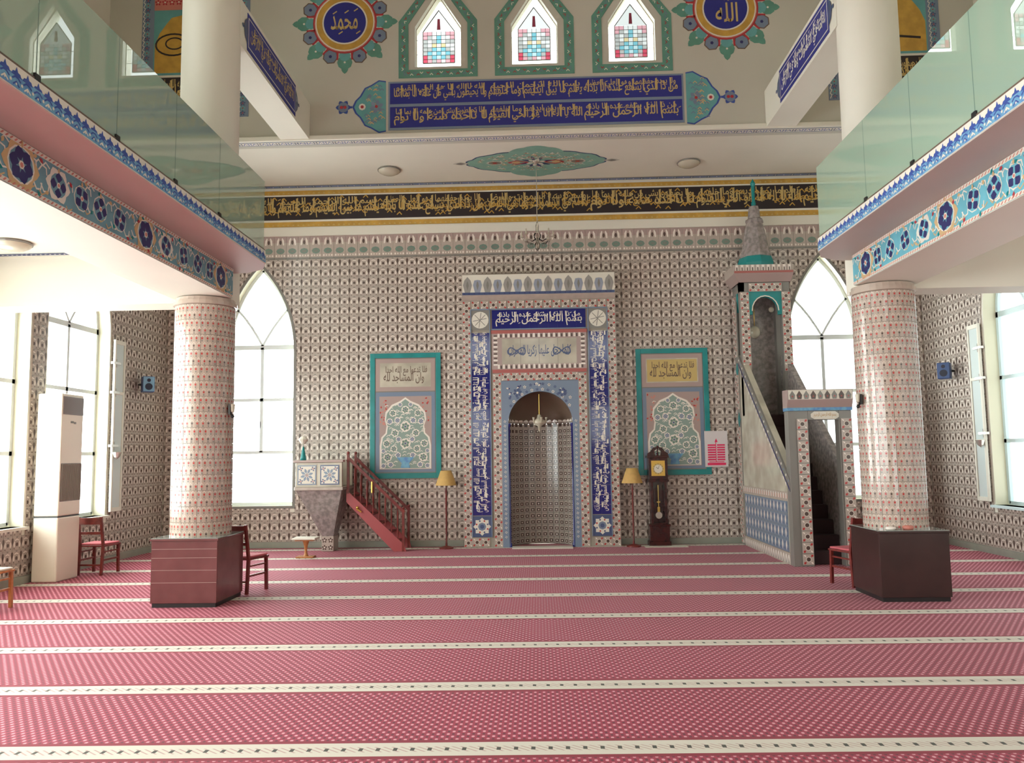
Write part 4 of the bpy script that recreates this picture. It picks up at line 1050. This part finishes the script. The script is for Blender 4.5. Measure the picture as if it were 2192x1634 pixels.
q = MB(); q.lathe([(0, .28), (.04, .30), (.09, .37), (.05, .42), (0, .43)], (0, 0, 0), WHITE, 9); q.build('flower_head', v)
ST_ = thing('kursi_stair', 'dusky red wooden stair with turned balusters leading up to the kursi', 'stair', (-3.0, 14.6, 0)); OF = -ST_.location
for y in (14.33, 14.92):
    q = MB(); q.prism([(-3.52, y, 1.12), (-3.52, y, .90), (-2.66, y, .012), (-2.44, y, .012), (-2.47, y, .13)], (0, .04, 0), mat('dusky_red_stringer', (158, 74, 76), .4)); q.build('stringer', ST_, loc=OF, bevel=.004)
for i in range(6):
    q = MB(); x = -2.62-i*.16; z = .19+i*.165; q.box(x-.11, x+.06, 14.37, 14.92, z-.025, z, WOODR); q.build('tread', ST_, loc=OF)
for y in (14.35, 14.94):
    q = MB(); q.bar((-3.50, y, 1.70), (-2.47, y, .70), .05, .05, WOODR); q.build('handrail', ST_, loc=OF)
    for x, z0_, z1_ in ((-2.49, .012, .76), (-3.49, 1.05, 1.76)):
        q = MB(); q.box(x-.022, x+.022, y-.022, y+.022, z0_, z1_, WOODR); q.ball((x, y, z1_+.02), .03, WOODR); q.build('newel_post', ST_, loc=OF)
    for i in range(8):
        x = -2.59-i*.112; zb = .13+(-2.47-x)*.95; q = MB(); q.lathe([(.010, zb), (.016, zb+.12), (.008, zb+.2), (.016, zb+.3), (.010, zb+.5)], (x, y, 0), WOODR, 6); q.build('baluster', ST_, loc=OF)
q = MB(); q.tube((-3.33, 14.31, .78), (-3.24, 14.30, .72), .016, BRASS); q.ball((-3.31, 14.3, .80), .025, BRASS); q.tube((-3.05, 14.31, 1.06), (-3.05, 14.31, 1.26), .016, BRASS); q.build('brass_fitting', ST_, loc=OF)

# ------------------------------------------------------------------ framed tile panels
for s, cx in ((-1, -2.57), (1, 2.51)):
    Pn = thing('tile_panel', 'tall teal-edged tile panel %s of the mihrab, a white floral arch under a cream inscription' % ('left' if s < 0 else 'right'), 'panel', (cx, YQ-.005, 1.29)); 
    hw, H = .68, 2.39; A = Art((0, 0, 0), X3, Z3); A.slab(rect(-hw, 0, hw, H), TGREY, 0, .02); A.build('backing', Pn)
    for r_ in (rect(-hw, 0, -hw+.095, H), rect(hw-.095, 0, hw, H), rect(-hw+.095, H-.09, hw-.095, H), rect(-hw+.095, 0, hw-.095, .10)):
        A = Art((0, -.02, 0), X3, Z3); A.slab(r_, TEALG, 0, .015); A.build('teal_border', Pn, bevel=.003)
    A = Art((0, -.02, 0), X3, Z3); A.slab(rect(-.57, 1.66, .57, 2.28), TPINK, 0, .006); A.base = .006
    A.poly(rect(-.49, 1.74, .49, 2.20), MARBLE, 1); A.poly(rect(-.47, 1.76, .47, 2.18), GOLDL if s > 0 else MARBLE, 2)
    write(A, 'وان المساجد لله', -.42, 1.80, .36, 2.02, BROWNC, 3); write(A, 'فلا تدعوا مع الله احدا', -.38, 1.95, .42, 2.14, BROWNC, 3)
    A.build('inscription', Pn)
    A = Art((0, -.02, 0), X3, Z3); A.slab(rect(-.57, .12, .57, 1.64), TSLATE, 0, .006); A.base = .006
    A.poly(rect(-.50, .17, .50, 1.56), TPINK, 1)
    for i in range(30): A.poly(petal(random.choice((-1, 1))*random.uniform(.36, .48), random.uniform(1.0, 1.52), random.uniform(0, 6.28), 0, .05, .03), TRED if i % 2 else ROSE, 2)
    arch_ = [(-.49, .18), (.49, .18), (.49, .62), (.46, .78), (.38, .86), (.36, 1.0), (.40, 1.12), (.38, 1.26), (.26, 1.40), (.10, 1.47), (0, 1.54), (-.10, 1.47), (-.26, 1.40), (-.38, 1.26), (-.40, 1.12), (-.36, 1.0), (-.38, .86), (-.46, .78), (-.49, .62)]
    A.poly(arch_, TWHITE, 3); A.poly([(x*.93, .18+(z-.18)*.965+.01) for x, z in arch_], mat('panel_grey_green_glaze', (138, 156, 146), .25), 4)
    rr_ = random.Random(11)
    fl_ = [(0, 1.30, .07), (0, .98, .09), (0, .66, .09)]+[(sg*x, z, r) for sg in (-1, 1) for x, z, r in ((.24, 1.24, .06), (.30, 1.08, .055), (.15, 1.10, .055), (.20, .86, .065), (.13, .74, .05), (.36, .66, .065), (.22, .56, .06), (.34, .40, .075), (.14, .44, .05), (.28, .26, .05), (.42, .24, .045), (.42, .52, .04), (.10, 1.40, .04))]
    for x, z, r in fl_:
        A.poly(ngon(x, z, r*1.12, n=9), TWHITE, 5); A.flower(x, z, r*.9, TGREEN if r > .055 else TSLATE, TSLATED, n=6, k=6, w=.7)
    for i in range(190):
        x, z = rr_.uniform(-.45, .45), rr_.uniform(.22, 1.38)
        if abs(x) < .36 or z < .7: A.polys(stroke([(x-.03, z), (x, z+.025), (x+.035, z+.01)], .010), TWHITE, 5)
    A.poly([(-.17, .40), (.17, .40), (.13, .35), (.07, .29), (.09, .20), (-.09, .20), (-.07, .29), (-.13, .35)], BLUEP, 8); A.build('garden_arch', Pn)
PO = thing('poster', 'white paper notice with pink print, over the lower corner of the right tile panel', 'poster', (3.285, YQ-.05, 1.43))
A = Art((0, 0, 0), X3, Z3); A.slab(rect(-.215, 0, .215, .67), PAPER, 0, .003); A.build('sheet', PO)
A = Art((0, -.003, 0), X3, Z3)
for i in range(7): A.poly(rect(-.16+.0, .12+i*.045, -.015, .15+i*.045), MAG, 1); A.poly(rect(.015, .12+i*.045, .16, .15+i*.045), MAG, 1)
A.poly(rect(-.015, .10, -.002, .5), MAG, 1); A.poly([(-.03, .46), (.03, .46), (0, .53)], MAG, 1); A.poly(rect(-.17, .03, .17, .075), MAG, 1); A.poly(rect(-.14, .085, .14, .10), MAG, 1)
A.build('print', PO)

# ------------------------------------------------------------------ loose furnishings
for x, y, l in ((-1.76, 14.72, 'red-poled floor lamp with a tan shade, left of the mihrab'), (1.66, 14.72, 'red-poled floor lamp with a tan shade, between the mihrab and the clock')):
    F = thing('floor_lamp', l, 'lamp', (x, y, .012), group=None)
    q = MB(); q.lathe([(0, 0), (.13, 0), (.13, .025), (.04, .05), (0, .05)], (0, 0, 0), WOODR, 16); q.build('base', F, smooth=False)
    q = MB(); q.lathe([(.016, .04), (.022, .08), (.016, .12), (.016, 1.0), (.024, 1.04), (.012, 1.1), (.012, 1.36)], (0, 0, 0), WOODR, 10); q.build('pole', F, smooth=True)
    q = MB(); q.lathe([(.195, 1.15), (.10, 1.42), (.096, 1.42), (.19, 1.152), (.195, 1.15)], (0, 0, 0), SHADE, 20); q.build('lamp_shade', F, smooth=True)
CK = thing('grandfather_clock', 'dark mahogany grandfather clock with brass face and pendulum, right of the mihrab', 'clock', (2.15, 14.90, .012))
q = MB(); q.box(-.20, .20, -.13, .13, 0, .08, CLOCKW); q.box(-.18, .18, -.12, .12, .08, .36, CLOCKW); q.box(-.20, .20, -.13, .13, .36, .39, CLOCKW); q.build('plinth', CK, bevel=.006)
q = MB(); q.box(-.15, -.10, -.11, .10, .39, 1.16, CLOCKW); q.box(.10, .15, -.11, .10, .39, 1.16, CLOCKW); q.box(-.10, .10, .06, .10, .39, 1.16, CLOCKW); q.box(-.10, .10, -.11, .06, .39, .42, CLOCKW); q.build('trunk_case', CK, bevel=.004)
q = MB(); q.box(-.19, .19, -.13, .12, 1.16, 1.20, CLOCKW); q.box(-.175, .175, -.12, .12, 1.20, 1.60, CLOCKW); q.box(-.20, .20, -.14, .13, 1.60, 1.645, CLOCKW); q.build('hood', CK, bevel=.004)
for s in (-1, 1):
    q = MB(); pts = [(s*.19, 1.645), (s*.19, 1.68), (s*.13, 1.72), (s*.08, 1.79), (s*.03, 1.80), (s*.02, 1.76), (s*.06, 1.73), (s*.05, 1.645)]
    q.prism([(x, -.12, z) for x, z in pts], (0, .05, 0), CLOCKW); q.build('swan_neck_pediment', CK)
q = MB(); q.ball((0, -.10, 1.80), .028, CLOCKW); q.tube((0, -.10, 1.64), (0, -.10, 1.78), .012, CLOCKW); q.build('finial', CK, smooth=True)
A = Art((0, -.12, 0), X3, Z3); A.slab(rect(-.125, 1.27, .125, 1.55), BRASS, 0, .006); A.base = .006; A.poly(ngon(0, 1.40, .10, n=24), GOLDL, 1); A.poly(ngon(0, 1.40, .075, n=24), PALE, 2)
for i in range(12): A.poly(petal(0, 1.40, pi/6*i, .08, .098, .012), BLACKP, 3)
A.build('clock_face', CK)
A = Art((0, -.128, 0), X3, Z3); A.polys(stroke([(0, 1.40), (-.035, 1.43)], .008)+stroke([(0, 1.40), (.02, 1.46)], .006), BLACKP, 2); A.build('hands', CK)
q = MB(); q.tube((0, -.04, .55), (0, -.04, 1.10), .007, BRASS); q.box(-.03, .03, -.046, -.034, .78, .80, BRASS); q.box(-.022, .022, -.046, -.034, .60, .70, BRASS); q.lathe([(0, -.012), (.062, -.006), (.062, .006), (0, .012)], (0, 0, 0), PEWTER, 20); 
q2 = MB(); q.build('pendulum_rod', CK)
q2.tube((0, -.055, .55), (0, -.035, .55), .062, PEWTER, 20); q2.build('pendulum_bob', CK)
A = Art((0, -.115, 0), X3, Z3); A.slab(rect(-.10, .42, .10, 1.16), CLEAR, 0, .004); A.build('glass_door', CK)
q = MB(); q.box(1.85, 2.62, 14.55, 14.88, .012, .018, PALE); tag(q.build('pale_mat'), 'thin pale mat on the carpet in front of the grandfather clock', 'mat')

RA = thing('low_lectern', 'low lectern with a white top and orange wooden pedestal on the carpet before the kursi', 'lectern', (-4.03, 13.6, .012))
q = MB(); q.box(-.20, .20, -.15, .15, .31, .345, WHITE); q.build('top', RA, bevel=.01); q = MB(); q.box(-.16, .16, -.11, .11, .29, .31, WOODO); q.build('apron', RA)
q = MB(); q.lathe([(.05, .03), (.03, .06), (.022, .12), (.032, .2), (.06, .29)], (0, 0, 0), WOODO, 12); q.build('pedestal', RA, smooth=True)
q = MB(); q.box(-.15, .15, -.10, .10, 0, .03, WOODO); q.build('foot', RA, bevel=.01)

def chair(label, loc, rz, wood=WOODR, pad=SEATR):
    c = thing('dining_chair', label, 'chair', loc, rz)          # faces local +y
    q = MB(); q.prism([(-.20, -.19, .415), (.20, -.19, .415), (.22, .22, .415), (-.22, .22, .415)], (0, 0, .025), wood); q.build('seat_frame', c, bevel=.006)
    q = MB(); q.prism([(-.185, -.17, .44), (.185, -.17, .44), (.205, .205, .44), (-.205, .205, .44)], (0, 0, .025), pad); q.build('seat', c, bevel=.01)
    for s in (-1, 1):
        q = MB(); q.bar((s*.19, .19, .415), (s*.195, .20, 0), .035, .035, wood, side=(1, 0, 0)); q.build('leg', c)
        q = MB(); q.bar((s*.18, -.18, .44), (s*.18, -.21, 0), .035, .035, wood, side=(1, 0, 0)); q.build('leg', c)
        q = MB(); q.bar((s*.18, -.18, .43), (s*.175, -.25, .86), .032, .035, wood, side=(1, 0, 0)); q.build('back_post', c)
        q = MB(); q.bar((s*.185, -.19, .22), (s*.19, .19, .22), .02, .025, wood, side=(1, 0, 0)); q.build('stretcher', c)
        q = MB(); q.bar((s*.185, -.19, .34), (s*.19, .19, .34), .015, .02, wood, side=(1, 0, 0)); q.build('stretcher', c)
    q = MB(); q.bar((-.18, -.20, .15), (.18, -.20, .15), .02, .025, wood); q.build('stretcher', c)
    q = MB()
    for i in range(6):
        x0, x1 = -.175+i*.35/6, -.175+(i+1)*.35/6; y0, y1 = -.245-.02*sin(pi*i/6), -.245-.02*sin(pi*(i+1)/6)
        q.bar((x0, y0, .80), (x1, y1, .80), .018, .10, wood)
    q.build('top_rail', c)
    q = MB(); q.bar((-.175, -.215, .62), (.175, -.215, .62), .018, .04, wood); q.build('back_slat', c)
    return c
chair('red-brown wooden chair standing behind the left column box', (-3.84, 10.25, .012), R(-14))
chair('red-brown wooden chair with its seat toward the minbar, beside the right column box', (3.93, 10.36, .012), R(16))
chair('red-brown wooden chair by the left wall just beyond the air conditioner', (-6.70, 11.95, .0125), R(-3))
chair('orange wooden chair with a pale seat, nearer the camera than the air conditioner', (-6.42, 9.06, .012), R(0), WOODO, WHITE)

AC = thing('air_conditioner', 'tall cream floor-standing air conditioner with dark display against the left windows', 'air conditioner', (-7.0, 11.36, .012))
q = MB(); q.box(-.18, .18, -.27, .27, 0, .90, ACW); q.build('lower_cabinet', AC, bevel=.02)
q = MB(); q.box(-.175, .17, -.265, .265, .90, .915, BLACK); q.build('seam', AC)
q = MB(); q.box(-.18, .18, -.27, .27, .915, 2.66, ACW); q.build('upper_cabinet', AC, bevel=.02)
q = MB(); q.box(.178, .192, -.25, .25, 2.36, 2.62, ACD); q.build('display', AC, bevel=.01)
q = MB(); q.box(.176, .182, -.25, .24, 1.12, 1.66, ACD); q.build('grille_back', AC)
for i in range(16):
    q = MB(); y = -.235+i*.031; q.box(.182, .192, y, y+.012, 1.13, 1.65, ACG); q.build('grille_slat', AC)
q = MB(); q.polys = None; q.box(.180, .184, -.05, .02, 2.24, 2.27, TGREY); q.box(.180, .184, .03, .08, 2.23, 2.26, TGREY); q.build('badge', AC)

for s in (-1, 1):
    S = thing('speaker', ('pale and dark blue' if s < 0 else 'dark blue')+' wall loudspeaker on the %s tiled wall' % ('left' if s < 0 else 'right'), 'speaker', (s*7.07, 14.05, 3.06), R(35) if s < 0 else R(-35))
    q = MB(); q.box(-.10, .10, -.11, .11, -.14, .14, SPK); q.build('cabinet', S, bevel=.01)
    A = Art((0, -.11, 0), X3, Z3); A.slab(rect(-.09, -.13, .09, .13), SPKL if s < 0 else SPK, 0, .006); A.build('baffle', S)
    A = Art((0, -.118, 0), X3, Z3); A.slab(ngon(0, -.045, .062, n=16), SPKD, 0, .004); A.build('woofer', S)
    A = Art((0, -.118, 0), X3, Z3); A.slab(ngon(0, .07, .032, n=12), SPKD, 0, .004); A.build('tweeter', S)
    q = MB(); q.tube((s*.03, .05, 0), (s*.14, .1, 0), .02, BLACK); q.build('bracket', S)
    # column wall light brackets
    K = thing('column_bracket', 'small dark bracket lamp on the inner side of the %s tiled column' % ('left' if s < 0 else 'right'), 'lamp', (s*3.77, 9.5, 2.3))
    q = MB(); q.box(-.012, .012, -.03, .03, -.06, .06, BLACK); q.build('plate', K); q = MB(); q.tube((0, 0, -.04), (-s*.03, 0, -.08), .012, BLACK); q.ball((-s*.03, 0, -.085), .022, BLACK); q.build('arm', K)
    q = MB(); q.lathe([(.0, -.03), (.02, -.02), (.03, .07), (0, .08)], (-s*.03, 0, -.01), LAMPG, 10); q.build('shade', K)
    # box around the foot of the column
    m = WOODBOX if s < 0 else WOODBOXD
    B = thing('column_box', ('lit-toned maroon wooden cabinet with a glass top around the foot of the left column' if s < 0 else 'shade-darkened wooden cabinet with a glass top around the foot of the right column'), 'cabinet', (s*4.14, 9.56, .012))
    for nm_, f in (('front_panel', (-.385, .385, -.405, -.385)), ('back_panel', (-.385, .385, .385, .405)), ('side_panel', (-.385, -.365, -.385, .385)), ('side_panel', (.365, .385, -.385, .385))):
        q = MB(); q.box(f[0], f[1], f[2], f[3], .05, .755, m); q.build(nm_, B, bevel=.003)
    q = MB(); q.box(-.37, .37, -.39, .39, .0, .05, BLACK)
    q.build('plinth', B)
    T = MB(); T.box(-.40, .40, -.42, .42, .755, .778, m); T.build('top', B, bevel=.003)
    T = MB(); T.box(-.39, .39, -.41, .41, .779, .787, mat('table_glass', (150, 156, 150), .03, spec=.8)); T.build('glass_sheet', B)
    if s < 0:
        for z in (.28, .42, .56, .66):
            q = MB(); q.box(-.38, .38, -.4065, -.404, z, z+.004, TPINK); q.build('reflection_line', B)  # pale strips paint the reflections on the left cabinet front
q = MB(); q.lathe([(0, 0), (.05, 0), (.06, .02), (.045, .035), (0, .04)], (3.93, 9.25, .80), TWHITE, 14); tag(q.build('white_saucer', smooth=True), 'small white saucer on the front corner of the right column cabinet', 'dish')
q = MB(); q.lathe([(0, 0), (.05, 0), (.065, .03), (.05, .045), (0, .05)], (4.12, 9.24, .80), ROSE, 14); tag(q.build('pink_dish', smooth=True), 'small pink dish in front of the right column on its cabinet', 'dish')

# ceiling lamps
for x, y, z, l in ((-2.72, 14.2, 7.0, 'round frosted ceiling lamp left of the painted ceiling medallion'), (2.79, 14.2, 7.0, 'round frosted ceiling lamp right of the painted ceiling medallion'), (-6.15, 8.9, 4.262, 'round frosted ceiling lamp under the left gallery')):
    D = thing('ceiling_lamp', l, 'lamp', (x, y, z))
    q = MB(); q.lathe([(0, 0), (.20, 0), (.215, -.015), (.21, -.03), (.19, -.03)], (0, 0, 0), TGREY, 24); q.build('rim', D)
    q = MB(); q.lathe([(.20, -.028), (.185, -.055), (.13, -.085), (.06, -.10), (0, -.102)], (0, 0, 0), LAMPG, 24); q.build('glass_dome', D, smooth=True)
A = Art((0, 0, 4.262), X3, (0, -1, 0))
for x0, y0_, x1, y1_ in ((-7.1, 9.40, -5.3, 9.52), (-5.42, 5.0, -5.3, 9.40), (5.3, 5.0, 5.42, 9.52)):
    A.poly(rect(x0, -y1_, x1, -y0_), TSLATE, 1)
    for i in range(30):
        x = x0+(x1-x0)*(i+.5)/30; y = y0_+(y1_-y0_)*(i+.5)/30
        if x1-x0 > .5: y = (y0_+y1_)/2
        else: x = (x0+x1)/2
        A.flower(x, -y, .05, INK, PALE, n=5, k=2)
A.build('painted_aisle_border', bpy.data.objects['ceiling_aisle_left'])

# chandelier
CH = thing('chandelier', 'small crystal chandelier hanging on a thin rod in front of the black and gold inscription', 'chandelier', (0, 13.95, 5.55))
q = MB(); q.tube((0, 0, .3), (0, 0, 1.45), .007, PEWTER); q.lathe([(0, 1.38), (.06, 1.42), (.07, 1.449), (0, 1.449)], (0, 0, 0), PEWTER, 12); q.build('rod', CH)
q = MB(); q.lathe([(0, -.22), (.03, -.18), (.05, -.1), (.02, -.04), (.06, .02), (.07, .08), (.025, .14), (.03, .24), (.01, .32)], (0, 0, 0), CRYST, 12); q.build('stem', CH, smooth=True)
for k in range(8):
    a = 2*pi*k/8; c_, s_ = cos(a), sin(a); q = MB(); pts = [(.04, .0), (.12, -.06), (.22, -.04), (.28, .04)]
    for i in range(3): q.tube((pts[i][0]*c_, pts[i][0]*s_, pts[i][1]), (pts[i+1][0]*c_, pts[i+1][0]*s_, pts[i+1][1]), .009, CRYST, 6)
    q.lathe([(.0, .03), (.045, .045), (.03, .05), (.012, .06), (.012, .14), (0, .15)], (.28*c_, .28*s_, 0), LAMPG, 8); ar = q.build('arm', CH)
    for j in range(3):
        q = MB(); r_ = .12+.08*j; q.lathe([(0, -.05), (.012, -.02), (0, .02)], (r_*c_, r_*s_, -.10-.0*j), CRYST, 6); q.build('crystal_drop', ar)

# ------------------------------------------------------------------ glass balustrades of the galleries
for s in (-1, 1):
    G = thing('glass_balustrade', 'green glass balustrade along the %s gallery edge' % ('left' if s < 0 else 'right'), 'balustrade', (s*3.325, 9.2, 4.2))
    for k in range(6):
        y1 = 9.3-.35-1.005*k if k else 9.3; y0 = 9.3-.35-1.005*(k+1)
        q = MB(); q.box(-.008, .008, y0-9.2+.002, y1-9.2-.002, .015, .86, GREENGLASS); q.build('glass_pane', G, bevel=.002)
        if k < 5:
            q = MB(); q.box(-.0085, .0085, y0-9.2-.005, y0-9.2+.005, .02, .855, TGREEN); q.build('joint_seal', G)
        q = MB(); q.box(-.025, .025, y0-9.2-.03, y0-9.2+.03, .0, .05, BLACK); q.build('clamp', G, bevel=.004)
    q = MB(); q.box(-.02, .02, -6.2, .1, -.003, .018, BROWNC); q.build('bottom_channel', G)
